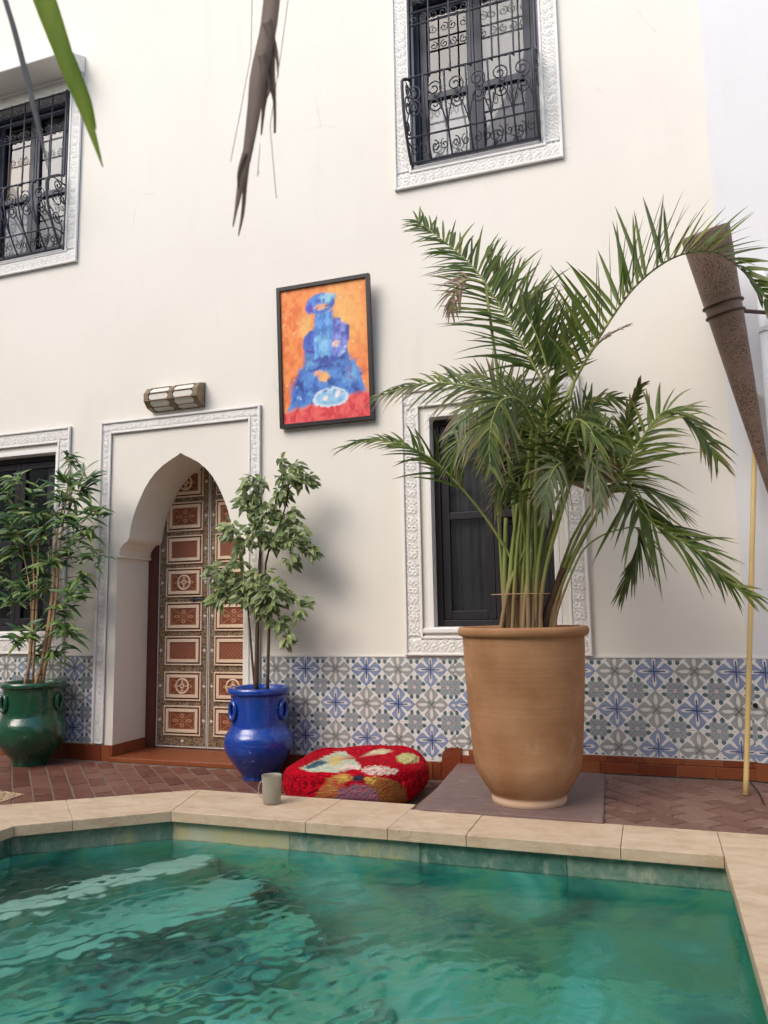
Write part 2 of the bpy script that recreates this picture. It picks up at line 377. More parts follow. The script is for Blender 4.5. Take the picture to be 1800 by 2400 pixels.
# hatch slab the big pot stands on
hp = [(-1.018, -1.035), (-0.238, -1.035), (-0.282, -0.10), (-1.09, -0.02)]
hs = MB().prism(hp, CT - 0.006, CT + 0.012).build('hatch_slab', M['hatch'], bevel=0.003)
tag(hs, 'grey brown stone hatch slab under the big clay pot', 'slab')
HZ = CT + 0.012
# ---- pale patterned inlay in the floor at far left
mb = MB().prism([(-3.9, -0.86), (-3.285, -0.945), (-3.27, -1.13), (-3.9, -1.6)], -0.004, 0.0035)
m = Mat('pale_mosaic', 0.5, 0.3); co = m.co(world=True)
m.color(m.mix(m.voro(co, 40, 'DISTANCE_TO_EDGE').lt(0.12, 0.08), (0.60, 0.47, 0.30), (0.25, 0.14, 0.08))); M['mosaic'] = m.m
il = mb.build('mosaic_inlay', M['mosaic'], f1)
# ---- threshold step
st = MB().box(JX0 + 0.002, JX1 - 0.002, -0.035, 0.42, -0.004, 0.026).build('door_step', M['skirt'], wall, bevel=0.004)

# ---- skirting tiles and printed wall tiles
sk = empty('skirting', (-3.6, 0, 0)); tag(sk, 'glossy red brown terracotta skirting along the foot of the tiled wall', 'skirting')
def run(name, x0, x1, wdt, z0, z1, yo, mat, parent, seed=1):
    rnd = random.Random(seed); x = x0
    while x < x1 - 0.01:
        xe = min(x + wdt, x1)
        b = MB().box(x + .0015, xe - .0015, yo - rnd.uniform(0, .002), 0.002, z0, z1 + rnd.uniform(-.002, .001)); rel(parent, b).build(name, mat, parent, bevel=0.002); x = xe
run('skirting_tile', -5.2, JX0 - 0.001, 0.138, -0.005, 0.098, -0.016, M['skirt'], sk, 1)
run('skirting_tile', JX1 + 0.001, -1.19, 0.138, -0.005, 0.098, -0.016, M['skirt'], sk, 2)
run('skirting_tile', -1.07, 0.45, 0.19, 0.082, 0.140, -0.016, M['skirt'], sk, 3)
run('skirting_tile', -1.03, 0.45, 0.19, 0.141, 0.172, -0.014, M['skirt'], sk, 4)
b = MB(); prof = [(-1.19, -0.005)] + [(-1.13 - 0.055 * math.cos(t), 0.115 + 0.065 * math.sin(t)) for t in np.linspace(0, math.pi / 2, 8)] + [(-1.071, 0.18), (-1.071, -0.005)]
vs = [(x, y, z) for y in (-0.02, 0.002) for x, z in prof]; n = len(prof)
b.add(vs, [tuple(range(n)), tuple(reversed(range(n, 2 * n)))] + [(i, n + i, n + (i + 1) % n, (i + 1) % n) for i in range(n)])
rel(sk, b).build('curved_end_tile', M['skirt'], sk)
for sx, xx in ((-1, JX0), (1, JX1)):      # skirting into the doorway
    y = 0.0
    for i in range(3):
        y1 = min(y + 0.125, 0.345)
        b = MB().box(min(xx, xx - sx * 0.012), max(xx, xx - sx * 0.012), y + (-0.016 if i == 0 else .0015), y1 - .0015, 0.027, 0.098)
        rel(sk, b).build('skirting_tile', M['skirt'], sk, bevel=0.002); y = y1
s_ = 0.0
while s_ < 2.2:                            # along the return wall
    a0, a1 = s_ + .0015, s_ + .1885
    b = MB().prism([fac(a0, 0.016, 0)[:2], fac(a1, 0.016, 0)[:2], fac(a1, -0.002, 0)[:2], fac(a0, -0.002, 0)[:2]], 0.082, 0.166)
    rel(sk, b).build('skirting_tile', M['skirt'], sk); s_ += 0.19
wn = empty('tiled_dado', (-2, 0, 0.1)); tag(wn, 'dado of blue and grey flower patterned tiles along the cream wall', 'tiles')
def tile_mesh(mat, l, r_, bt, tp):
    b = MB(); g_ = 0.0002; t = 0.009; e = 0.0005
    x0, x1, z0, z1 = -l + g_, r_ - g_, -bt + g_, tp - g_
    b.add([(x0, 0, z0), (x1, 0, z0), (x1, 0, z1), (x0, 0, z1), (x0 + e, -t, z0 + e), (x1 - e, -t, z0 + e), (x1 - e, -t, z1 - e), (x0 + e, -t, z1 - e)],
          [(4, 5, 6, 7), (0, 1, 5, 4), (1, 2, 6, 5), (2, 3, 7, 6), (3, 0, 4, 7)])
    return b.mesh('wall_tile', mat)
TM = {}
def put_tile(cx, cz, blue, l=.1, r_=.1, bt=.1, tp=.1, rotz=0, at=None):
    key = (blue, round(l, 3), round(r_, 3), round(bt, 3), round(tp, 3))
    if min(l + r_, bt + tp) < 0.012: return
    if key not in TM: TM[key] = tile_mesh(M['tile_blue' if blue else 'tile_grey'], l, r_, bt, tp)
    loc = Vector(at) if at else Vector((cx, -0.001, cz))
    o = link('wall_tile', TM[key], wn, loc - wn.location, rot=(random.uniform(-.005, .005), 0, rotz + random.uniform(-.005, .005))); return o
def tile_field(xa, xb, za, zb, ox, oz, parity):
    for c in range(-20, 24):
        for r in range(4):
            cx, cz = ox + .2 * c, oz - .2 * r
            l = min(.1, cx - xa); r_ = min(.1, xb - cx); bt = min(.1, cz - za); tp = min(.1, zb - cz)
            if l <= -.1 or r_ <= -.1 or bt <= -.1 or tp <= -.1: continue
            put_tile(cx, cz, (c + r + parity) % 2 == 1, l, r_, bt, tp)
TT = 0.685
tile_field(-5.0, -3.632, 0.10, TT, -3.787, 0.606, 1)
tile_field(-2.343, -1.10, 0.10, TT, -2.242, 0.615, 0)
tile_field(-1.10, 0.449, 0.176, TT, -0.2105, 0.618, 0)
for c in range(5):
    for r in range(3):
        s0 = 0.08 + .2 * c; cz = 0.618 - .2 * r; p = fac(s0, 0.001, cz)
        put_tile(0, 0, (c + r) % 2 == 0, min(.1, s0), .1, min(.1, cz - .17), min(.1, TT - cz), -TH, p)
for xa, xb in ((-5.0, -3.632), (-2.343, 0.449)):
    rel(wn, MB().box(xa, xb, -0.0125, 0.0, TT + .001, TT + .009)).build('grout_line', M['grout'], wn)
b = MB().prism([fac(0, .012, 0)[:2], fac(2.2, .012, 0)[:2], fac(2.2, -.001, 0)[:2], fac(0, -.001, 0)[:2]], TT + .001, TT + .009); rel(wn, b).build('grout_line', M['grout'], wn)
rel(wn, MB().box(-2.343, -1.19, -0.010, 0.0, .0985, .1055)).build('grout_line', M['grout'], wn)
rel(wn, MB().box(-1.07, 0.449, -0.010, 0.0, .1735, .1805)).build('grout_line', M['grout'], wn)

# ================================================================ POOL
IN = [(-2.60, -4.0), (-2.60, -1.72), (-2.09, -1.335), (0.19, -1.335), (0.19, -4.0)]
OUT = [(-3.0, -4.35), (-3.0, -1.49), (-2.198, -0.93), (0.62, -0.93), (0.62, -4.35)]
cop = empty('pool_coping', (-1.0, -1.2, CT)); tag(cop, 'beige travertine coping around the green pool', 'coping')
def lerp(a, b, t): return (a[0] + (b[0] - a[0]) * t, a[1] + (b[1] - a[1]) * t)
def stones(i0, i1, o0, o1, n, ts=None):
    ts = ts or [k / n for k in range(n + 1)]
    for k in range(len(ts) - 1):
        g_ = 0.0005; ln = math.dist(i0, i1); t0, t1 = ts[k] + g_ / ln, ts[k + 1] - g_ / ln
        pl = [lerp(i0, i1, t0), lerp(i0, i1, t1), lerp(o0, o1, t1), lerp(o0, o1, t0)]
        pl = pl[::-1] if sum((pl[a][0] * pl[(a + 1) % 4][1] - pl[(a + 1) % 4][0] * pl[a][1]) for a in range(4)) < 0 else pl
        b = MB().prism(pl, CT - 0.045, CT + random.uniform(-.0008, .0008)); rel(cop, b).build('coping_stone', M['travertine'], cop, bevel=0.0025)
stones(IN[0], IN[1], OUT[0], OUT[1], 4); stones(IN[1], IN[2], OUT[1], OUT[2], 1, [0, 0.36, 1.0])
XS = [-2.09, -1.43, -1.065]
for a, b_ in zip(XS, XS[1:]):
    oa = -2.198 if a == XS[0] else a
    b = MB().prism([(a + .001, -1.335), (b_ - .001, -1.335), (b_ - .001, -0.93), (oa + .001, -0.93)], CT - .045, CT); rel(cop, b).build('coping_stone', M['travertine'], cop, bevel=.0025)
XS = [-1.065, -0.74, -0.16, 0.19]
for a, b_ in zip(XS, XS[1:]):
    b = MB().prism([(a + .001, -1.335), (b_ - .001, -1.335), (b_ - .001, -1.022), (a + .001, -1.022)], CT - .045, CT + random.uniform(-.001, .001)); rel(cop, b).build('coping_stone', M['travertine'], cop, bevel=.0025)
YS = [-1.022, -1.9, -2.6, -3.3, -4.0]
for a, b_ in zip(YS, YS[1:]):
    b = MB().prism([(0.191, b_ + .001), (0.615, b_ + .001), (0.615, a - .001), (0.191, a - .001)], CT - .045, CT); rel(cop, b).build('coping_stone', M['travertine'], cop, bevel=.0025)
for a, b_ in ((-3.0, -2.0), (-2.0, -1.0), (-1.0, 0.0), (0.0, .615)):
    b = MB().box(a + .001, b_ - .001, -4.35, -4.001, CT - .045, CT); rel(cop, b).build('coping_stone', M['travertine'], cop, bevel=.0025)
# under-coping fill
fill = MB()
ci = [(-2.66, -4.06), (-2.66, -1.69), (-2.11, -1.27), (0.25, -1.27), (0.25, -4.06)]
co_ = [(-2.99, -4.3), (-2.99, -1.5), (-2.2, -0.94), (0.6, -0.94), (0.6, -4.3)]
for i in range(5):
    j = (i + 1) % 5; pl = [ci[i], ci[j], co_[j], co_[i]]
    fill.prism(pl[::-1], -0.24, CT - .0465)
rel(cop, fill).build('coping_bed', M['mortar'], cop)

# pool shell
m = Mat('pool_stone', 0.45, 0.4); co = m.co(world=True); r = m.rand()
n1 = m.noise(co, 4.5, 6, 0.65, 0.8); n2 = m.noise(m.co(world=True, scale=(3, 3, 1)), 9, 5, 0.7); n3 = m.noise(co, 1.5, 3, .5, .5)
n4 = m.noise(co, 17, 6, .7, 1.0)
c = m.ramp(n1 * 0.35 + n4 * 0.35 + r * 0.42 - 0.03, [(0.30, (0.025, 0.09, 0.07)), (0.43, (0.08, 0.19, 0.145)), (0.55, (0.22, 0.29, 0.22)), (0.66, (0.44, 0.40, 0.17)), (0.8, (0.40, 0.42, 0.34))])
c = m.mix(((n2 - 0.53) * 6)._m('MULTIPLY', 1.0, clamp=True) * 0.55, c, (0.46, 0.48, 0.40))
m.color(c); m.bump(n1 + n2, 0.3, 0.006); M['pool_stone'] = m.m
m = Mat('pool_floor_stone', 0.5, 0.3); co = m.co(world=True)
n1 = m.noise(co, 1.9, 4, 0.52, 0.9); n2 = m.noise(co, 8, 4, 0.55, 0.5); r = m.rand()
c = m.ramp((n1 - 0.5) * 1.25 + n2 * 0.25 + r * .14 + 0.33, [(0.28, (0.02, 0.18, 0.16)), (0.42, (0.05, 0.34, 0.29)), (0.52, (0.17, 0.46, 0.28)), (0.62, (0.10, 0.48, 0.42)), (0.76, (0.26, 0.68, 0.60)), (0.88, (0.40, 0.52, 0.22))])
m.color(c); M['pool_floor'] = m.m
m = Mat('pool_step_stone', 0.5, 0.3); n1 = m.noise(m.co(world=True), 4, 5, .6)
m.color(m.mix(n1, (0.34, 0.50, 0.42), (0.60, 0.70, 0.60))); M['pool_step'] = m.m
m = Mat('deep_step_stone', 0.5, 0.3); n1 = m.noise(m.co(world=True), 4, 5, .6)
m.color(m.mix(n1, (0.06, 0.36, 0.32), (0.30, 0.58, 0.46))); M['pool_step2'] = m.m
PW = [(-2.63, -4.03), (-2.63, -1.705), (-2.10, -1.305), (0.22, -1.305), (0.22, -4.03)]
PB = -0.9
ps = empty('pool_shell', (-1.2, -2.6, PB)); tag(ps, kind='structure')
b = MB(); b.prism([(-2.72, -4.1), (0.3, -4.1), (0.3, -1.2), (-2.05, -1.2), (-2.72, -1.65)], PB - 0.1, PB - 0.012); rel(ps, b).build('pool_bed', M['pool_floor'], ps)
for ix in range(6):                        # floor slabs
    for iy in range(6):
        x0, y0 = -2.63 + ix * 0.475, -4.03 + iy * 0.455
        if ix == 0 and iy == 5: continue
        b = MB().box(x0 + .002, x0 + .473, y0 + .002, y0 + .453, PB - .0118, PB + random.uniform(-.002, .002)); rel(ps, b).build('floor_slab', M['pool_floor'], ps)
for i in range(5):
    p0, p1 = PW[i], PW[(i + 1) % 5]; ln = math.dist(p0, p1); tx, ty = (p1[0] - p0[0]) / ln, (p1[1] - p0[1]) / ln
    nx, ny = -ty, tx                       # outward
    n = max(1, round(ln / 0.6)) if i != 2 else 4
    for k in range(n):
        a0, a1 = ln * k / n + .001, ln * (k + 1) / n - .001
        for (za, zb, wm) in ((PB, -0.5, 'pool_floor'), (-0.4985, -0.062, 'pool_floor'), (-0.0615, CT - .047, 'pool_stone')):
            q = [(p0[0] + tx * a, p0[1] + ty * a) for a in (a0, a1)]
            pl = [q[0], q[1], (q[1][0] + nx * .03, q[1][1] + ny * .03), (q[0][0] + nx * .03, q[0][1] + ny * .03)]
            A = sum(pl[a][0] * pl[(a + 1) % 4][1] - pl[(a + 1) % 4][0] * pl[a][1] for a in range(4))
            b = MB().prism(pl if A > 0 else pl[::-1], za, zb); rel(ps, b).build('wall_slab', M[wm], ps)
# submerged steps round the chamfered corner
Tn, Nn = np.array([.798, .602]), np.array([.602, -.798]); C0 = np.array([-2.60, -1.70])
for k, (dd, se, zt) in enumerate(((0.27, 0.80, -0.22), (0.55, 0.95, -0.42), (0.86, 1.10, -0.62), (1.2, 1.25, -0.80))):
    pts = [(-0.55, 0.0), (se, 0.0)]
    rr = min(dd, 0.32)
    pts = [(-1.3, -0.1), (se + .06, -0.1)] + [(se - 0.06 + (0.12) , 0.0)] + [(se + 0.06 - rr + rr * math.cos(t), dd - rr + rr * math.sin(t)) for t in np.linspace(0, math.pi / 2, 8)] + [(-1.3, dd)]
    poly = [tuple(C0 + Tn * s + Nn * q) for s, q in pts]
    poly = [(max(x, -2.628), min(y, -1.307)) for x, y in poly]
    A = sum(poly[a][0] * poly[(a + 1) % len(poly)][1] - poly[(a + 1) % len(poly)][0] * poly[a][1] for a in range(len(poly)))
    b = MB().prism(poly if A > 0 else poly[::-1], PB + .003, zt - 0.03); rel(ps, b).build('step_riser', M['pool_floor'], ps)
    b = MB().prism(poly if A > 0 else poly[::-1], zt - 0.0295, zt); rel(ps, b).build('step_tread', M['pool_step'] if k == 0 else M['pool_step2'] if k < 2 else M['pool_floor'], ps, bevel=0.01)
# water
WZ = -0.04
xs = np.linspace(-2.63, 0.22, 300); ys = np.linspace(-4.03, -1.305, 290); XX, YY = np.meshgrid(xs, ys)
H = np.zeros_like(XX); rg = np.random.default_rng(11)
turb = np.clip(1.25 * np.exp(-(((XX + 2.0) / 1.15) ** 2 + ((YY + 2.35) / 0.75) ** 2)) + 0.8 * np.exp(-(((XX + 0.7) / 1.1) ** 2 + ((YY + 2.75) / 0.42) ** 2)) + 0.10, 0, 1.2)
ang0 = R(35)
for i in range(110):
    L = rg.choice([0.20, 0.12, 0.09, 0.07, 0.055, 0.045]) * rg.uniform(.8, 1.25); an = ang0 + rg.normal(0, 0.75) + math.pi / 2
    k = 2 * math.pi / L; ph = rg.uniform(0, 6.28)
    wpx = 0.05 * np.sin(XX * 5.1 + i) + 0.05 * np.sin(YY * 6.3 + i * 1.7)
    H += L ** 0.5 * np.sin(k * ((XX + wpx) * math.cos(an) + (YY + wpx) * math.sin(an)) + ph)
H = H / np.std(H) * 0.00105 * (0.22 + 2.7 * turb)
PWc = PW
def inside_pool(x, y): return True
b = MB(); ny_, nx_ = XX.shape
# clip the chamfered corner by clamping rows
for j in range(ny_):
    for i in range(nx_): b.v.append((xs[i], ys[j], WZ + H[j, i]))
for j in range(ny_ - 1):
    for i in range(nx_ - 1):
        cx, cy = xs[i], ys[j + 1]
        if (cy + 1.705) > (0.40 / 0.53) * (cx + 2.63) + 0.012: continue
        b.f.append((j * nx_ + i, j * nx_ + i + 1, (j + 1) * nx_ + i + 1, (j + 1) * nx_ + i)); b.m.append(0)
m = Mat('pool_water', 0.015, 0.5)
m.b.inputs['Transmission Weight'].default_value = 1.0; m.b.inputs['IOR'].default_value = 1.33
m.color((0.66, 0.99, 0.94)); co = m.co(world=True)
m.bump(m.noise(co, 60, 3, 0.6, 1.0) * 0.6 + m.noise(co, 22, 3, .5, .8), 0.15, 0.010)
water = b.build('pool_water', m.m, smooth=True); tag(water, kind='structure')

# ================================================================ CARVED FRAMES
def relief(s, t):
    s = s * 1.5            # s in band widths, t 0..1 across: scrolling vine with leaves
    v1 = np.sin(2 * np.pi * s) * 0.26 + 0.5; v2 = -np.sin(2 * np.pi * s) * 0.26 + 0.5
    a = np.exp(-((t - v1) / 0.07) ** 2) + np.exp(-((t - v2) / 0.07) ** 2)
    q = np.sin(2 * np.pi * (2.0 * s + 0.35 * np.sin(2 * np.pi * t))) * np.sin(2 * np.pi * 2.0 * t + 1.5 * np.sin(2 * np.pi * s))
    l = np.clip(q * 3.0, 0, 1); c = np.exp(-(((s % 0.5) - 0.25) / 0.07) ** 2 - ((t - 0.5) / 0.10) ** 2)
    return np.clip(np.maximum(np.maximum(a, l * 0.85), c), 0, 1)
def carved_strip(mb, p0, dirv, acr, length, width, y0, amp, cell=0.0062):
    nl, nw = max(2, int(length / cell)), max(4, int(width / cell))
    S, T = np.meshgrid(np.linspace(0, length, nl + 1), np.linspace(0, 1, nw + 1))
    Hh = relief(S / width, T); Hh[0, :] = 0; Hh[-1, :] = 0
    Px = p0[0] + dirv[0] * S + acr[0] * T * width; Pz = p0[1] + dirv[1] * S + acr[1] * T * width
    Py = y0 - amp * Hh
    vs = np.stack([Px, Py, Pz], -1).reshape(-1, 3).tolist(); o = len(mb.v); mb.v += [tuple(v) for v in vs]
    flip = dirv[0] * acr[1] - dirv[1] * acr[0] < 0
    for j in range(nw):
        for i in range(nl):
            a = o + j * (nl + 1) + i; q = (a, a + 1, a + nl + 2, a + nl + 1); mb.f.append(q[::-1] if flip else q); mb.m.append(0)
def carved_frame(parent, x0, x1, z0, z1, bw, bottom=True, mold=0.016, proud=0.022):
    """flat band on the wall with moulded edges and carved vine relief"""
    W = bw; rb = W - 2 * mold
    sides = [((x0, z0), (x0 + W, z1)), ((x1 - W, z0), (x1, z1)), ((x0 + W, z1 - W), (x1 - W, z1))]
    if bottom: sides.append(((x0 + W, z0), (x1 - W, z0 + W)))
    bed = MB()
    for (a, b_), (c, e) in sides: bed.box(a, c, -proud * 0.45, 0.001, b_, e)
    rel(parent, bed).build('frame_bed', M['stucco'], parent)
    cb = MB(); y0 = -proud * 0.47; am = proud * 0.42
    zb = z0 + W if bottom else z0
    carved_strip(cb, (x0 + mold, zb), (0, 1), (1, 0), z1 - W - zb, rb, y0, am)
    carved_strip(cb, (x1 - W + mold, zb), (0, 1), (1, 0), z1 - W - zb, rb, y0, am)
    carved_strip(cb, (x0 + mold, z1 - W + mold), (1, 0), (0, 1), x1 - x0 - 2 * mold, rb, y0, am)
    if bottom: carved_strip(cb, (x0 + mold, z0 + mold), (1, 0), (0, 1), x1 - x0 - 2 * mold, rb, y0, am)
    rel(parent, cb).build('carved_band', M['carved'], parent, smooth=True)
    for (dx, w_, pr, nm) in ((0, mold, proud * 1.25, 'outer_moulding'), (W - mold, mold, proud * 0.95, 'inner_moulding')):
        o = MB(); a0, a1, c0, c1 = x0 + dx, x1 - dx, z0 + dx, z1 - dx
        if not bottom: c0 = z0
        e = 0.0008
        o.box(a0, a0 + w_, -pr, 0, c0, c1); o.box(a1 - w_, a1, -pr, 0, c0, c1); o.box(a0 + w_ + e, a1 - w_ - e, -pr, 0, c1 - w_, c1)
        if bottom: o.box(a0 + w_ + e, a1 - w_ - e, -pr, 0, c0, c0 + w_)
        rel(parent, o).build(nm, M['stucco'], parent, bevel=0.004)

def wavy(mb, x0, x1, z0, z1, y, amp, waves, n=60):
    mb.grid(lambda u, v: (x0 + (x1 - x0) * u, y + amp * math.sin(u * waves * 6.283 + 0.6 * math.sin(u * 17)), z0 + (z1 - z0) * v), n, 1)

def window(label, frame, op, rails, wood, group=None, curtains=(), curtain_y=0.17, reflect_sheets=()):
    x0, x1, z0, z1, bw = frame; a, b_, c, e = op
    t = empty('window', ((a + b_) / 2, 0, c)); tag(t, label, 'window', group)
    carved_frame(t, x0, x1, z0, z1, bw)
    D_ = 0.20
    rv = MB()                               # plain reveal lining, open towards the yard
    rv.box(a - .03, a, -0.004, D_, c - .03, e + .03); rv.box(b_, b_ + .03, -0.004, D_, c - .03, e + .03)
    rv.box(a, b_, -0.004, D_, c - .03, c); rv.box(a, b_, -0.004, D_, e, e + .03)
    rel(t, rv).build('reveal', M['stucco'], t, bevel=0.003)
    y0, y1 = 0.075, 0.125; fw_ = 0.038
    fr = MB(); fr.box(a + .001, a + fw_, y0, y1, c + .001, e - .001); fr.box(b_ - fw_, b_ - .001, y0, y1, c + .001, e - .001)
    fr.box(a + fw_, b_ - fw_, y0, y1, c + .001, c + fw_); fr.box(a + fw_, b_ - fw_, y0, y1, e - fw_, e - .001)
    rel(t, fr).build('wooden_frame', wood, t, bevel=0.003)
    mid = (a + b_) / 2
    for si, (sa, sb) in enumerate(((a + fw_ + .002, mid - .001), (mid + .001, b_ - fw_ - .002))):
        s = MB(); w_ = 0.048; za, zb = c + fw_ + .002, e - fw_ - .002
        s.box(sa, sa + w_, y0 + .012, y1 - .008, za, zb); s.box(sb - w_, sb, y0 + .012, y1 - .008, za, zb)
        s.box(sa + w_, sb - w_, y0 + .012, y1 - .008, za, za + w_ * 1.1); s.box(sa + w_, sb - w_, y0 + .012, y1 - .008, zb - w_, zb)
        for zr in rails: s.box(sa + w_, sb - w_, y0 + .010, y1 - .008, zr - .022, zr + .022)
        so_ = rel(t, s).build('sash', wood, t, bevel=0.003)
        lv = [za + w_ * 1.1] + [q for zr in rails for q in (zr - .022, zr + .022)] + [zb - w_]
        for k in range(0, len(lv), 2):
            p = MB().add([(sa + w_, y0 + .03, lv[k]), (sb - w_, y0 + .03, lv[k]), (sb - w_, y0 + .03, lv[k + 1]), (sa + w_, y0 + .03, lv[k + 1])], [(0, 1, 2, 3)])
            rel(t, p).build('pane', M['glass'], so_)
    for (ca, cb_, cz0, cz1) in curtains:
        p = MB(); wavy(p, ca, cb_, cz0, cz1, curtain_y, 0.012, 5); rel(t, p).build('curtain', M['curtain'], t, smooth=True)
    for (ca, cb_, cz0, cz1, bm_) in reflect_sheets:
        p = MB(); wavy(p, ca, cb_, cz0, cz1, 0.135, 0.006, 4); rel(t, p).build('blind', M[bm_], t, smooth=True)  # added sheets behind the glass that imitate courtyard reflections by colour
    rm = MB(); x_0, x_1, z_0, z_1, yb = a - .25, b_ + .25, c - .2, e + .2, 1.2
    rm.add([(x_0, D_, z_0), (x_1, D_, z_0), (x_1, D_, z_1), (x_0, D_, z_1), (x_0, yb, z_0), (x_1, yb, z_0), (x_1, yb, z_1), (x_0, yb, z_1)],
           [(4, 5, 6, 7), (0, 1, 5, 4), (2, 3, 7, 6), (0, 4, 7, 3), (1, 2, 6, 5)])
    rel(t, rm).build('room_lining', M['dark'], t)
    return t
WLR = window('dark wooden window with a white carved surround behind the big potted palm', (-1.392, -0.322, 0.6965, 2.30, 0.112), OPEN['LR'], [1.52], M['dark_wood'],
             curtains=((-1.2, -0.90, 0.87, 2.1),))
WLL = window('dark wooden window with a white carved surround behind the plant in the green pot', (-4.96, -3.888, 0.6965, 2.318, 0.112), OPEN['LL'], [1.5], M['dark_wood'],
             curtains=((-4.25, -4.04, 0.87, 2.13),))
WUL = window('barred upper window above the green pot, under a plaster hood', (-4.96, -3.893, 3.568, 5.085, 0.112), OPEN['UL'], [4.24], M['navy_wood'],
             curtains=((-4.40, -4.04, 3.71, 4.96),), reflect_sheets=((-4.78, -4.44, 3.72, 4.22, 'blind_white'), (-4.78, -4.44, 4.25, 4.62, 'blind_rose')))
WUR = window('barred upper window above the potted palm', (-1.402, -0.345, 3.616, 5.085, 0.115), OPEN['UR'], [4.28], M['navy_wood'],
             curtains=((-0.86, -0.49, 3.78, 4.96),), reflect_sheets=((-1.21, -0.90, 3.79, 4.26, 'blind_white'),))
# sill lines
for t_, (xa, xb, z_) in ((WLR, (-1.30, -0.42, 0.825)), (WLL, (-4.86, -4.0, 0.818))):
    rel(t_, MB().box(xa, xb, -0.018, 0.0, z_, z_ + .028)).build('sill', M['stucco'], t_, bevel=0.006)
# plaster hood over the upper windows
for t_, xa, xb in ((WUL, -5.2, -3.885),):
    hb = MB(); hb.add([(xa, 0, 5.09), (xb, 0, 5.09), (xb, -0.27, 5.06), (xa, -0.27, 5.06), (xa, 0, 5.24), (xb, 0, 5.24), (xb, -0.27, 5.11), (xa, -0.27, 5.11)],
                      [(3, 2, 1, 0), (4, 5, 6, 7), (0, 1, 5, 4), (2, 3, 7, 6), (0, 4, 7, 3), (1, 2, 6, 5)])
    rel(t_, hb).build('hood', M['stucco'], t_, bevel=0.01)

# ---- wrought iron grilles
def spiral(c, r0, turns, sgn=1, n=22, start=0.0):
    return [(c[0] + r0 * (1 - 0.82 * i / n) * math.cos(start + sgn * turns * 6.283 * i / n), c[1] + r0 * (1 - 0.82 * i / n) * math.sin(start + sgn * turns * 6.283 * i / n)) for i in range(n + 1)]
def grille(label, x0, x1, z0, z1):
    gr = empty('window_grille', ((x0 + x1) / 2, -0.03, z0)); tag(gr, label, 'grille', None)
    zk = z0 + 0.58                         # height at which the belly begins
    def off(z):                            # how far the bars stand out of the wall
        if z >= zk: return 0.030
        t = (zk - z) / (zk - z0)
        if t < 0.2: return 0.030 + 0.17 * (t / 0.2) ** 0.8
        return 0.030 + 0.17 * (1 - ((t - 0.2) / 0.8) ** 2.2)
    ZS = [z1, (z1 + zk) / 2, zk + .04] + list(np.linspace(zk, z0, 20))
    P = lambda x, z, extra=0: (x, -off(z) - extra, z)
    n = 6; bars = [x0 + (x1 - x0) * i / n for i in range(n + 1)]
    for i, x in enumerate(bars):
        q = rel(gr, MB().tube([P(x, z) for z in ZS], 0.0062 if 0 < i < n else 0.010, 6)).build('bar', M['iron'], gr, smooth=True)
    for z in (z0 + 0.004, z0 + 0.125, zk - 0.07, zk + 0.38, z1 - .16, z1 - 0.01):
        b = MB(); b.tube([(bars[0], -0.0, z), P(bars[0], z), P(bars[-1], z), (bars[-1], -0.0, z)], 0.0085 if z == z0 + 0.004 else 0.006, 6); rel(gr, b).build('rail', M['iron'], gr)
    # side closing scrolls of the belly
    for x in (x0, x1):
        for (zc, rr) in ((z0 + 0.36, 0.07), (z0 + 0.22, 0.05), (z0 + .47, .045)):
            s = spiral((0, 0), rr, 1.6, 1 if rr > .06 else -1)
            rel(gr, MB().tube([(x, -0.085 + p[0], zc + p[1]) for p in s], 0.005, 5)).build('scroll', M['iron'], gr, smooth=True)
        rel(gr, MB().tube([(x, -0.004, z) for z in (z0, z1)], 0.008, 5)).build('bar', M['iron'], gr)
    st_ = (x1 - x0) / n
    for i in range(n):
        xc = bars[i] + st_ / 2
        def sc(zc, rr, sg, start, e=0.004): rel(gr, MB().tube([P(xc + p[0], zc + p[1], e) for p in spiral((0, 0), rr, 1.7, sg, start=start)], 0.0046, 5)).build('scroll', M['iron'], gr, smooth=True)
        sc(z0 + 0.36, 0.055, 1, -1.57); sc(z0 + 0.27, 0.050, -1, 1.57)          # S scrolls of the belly
        for s2 in (-1, 1):                                                       # frieze curls
            rel(gr, MB().tube([P(xc + s2 * 0.03 + p[0], z0 + 0.062 + p[1], 0.003) for p in spiral((0, 0), 0.028, 1.3, s2, 14, 1.57)], 0.0038, 4)).build('scroll', M['iron'], gr, smooth=True)
            rel(gr, MB().tube([P(xc + s2 * 0.03 + p[0], zk + 0.42 + p[1], 0.003) for p in spiral((0, 0), 0.030, 1.3, -s2, 14, 1.57)], 0.0038, 4)).build('scroll', M['iron'], gr, smooth=True)
            rel(gr, MB().tube([P(xc + s2 * 0.03 + p[0], z1 - 0.085 + p[1], 0.003) for p in spiral((0, 0), 0.034, 1.4, s2, 14, 1.57)], 0.0038, 4)).build('scroll', M['iron'], gr, smooth=True)
            rel(gr, MB().tube([P(xc + s2 * 0.026 + p[0], zk - 0.03 + p[1], 0.003) for p in spiral((0, 0), 0.024, 1.2, s2, 12, 1.57)], 0.0036, 4)).build('scroll', M['iron'], gr, smooth=True)
        # crossing leaves rising from the lower rail
        for s2 in (-1, 1):
            b = MB(); b.tube([P(xc + s2 * st_ * 0.5 * (1 - (t ** 1.6)) , z0 + 0.125 + 0.20 * t, 0.002) for t in np.linspace(0, 1, 9)], 0.0044, 5); rel(gr, b).build('scroll', M['iron'], gr, smooth=True)
    return gr
grille('black wrought iron belly grille on the upper window above the palm', -1.283, -0.478, 3.762, 4.97)
grille('black wrought iron belly grille on the upper window under the plaster hood', -4.83, -4.025, 3.69, 4.97)

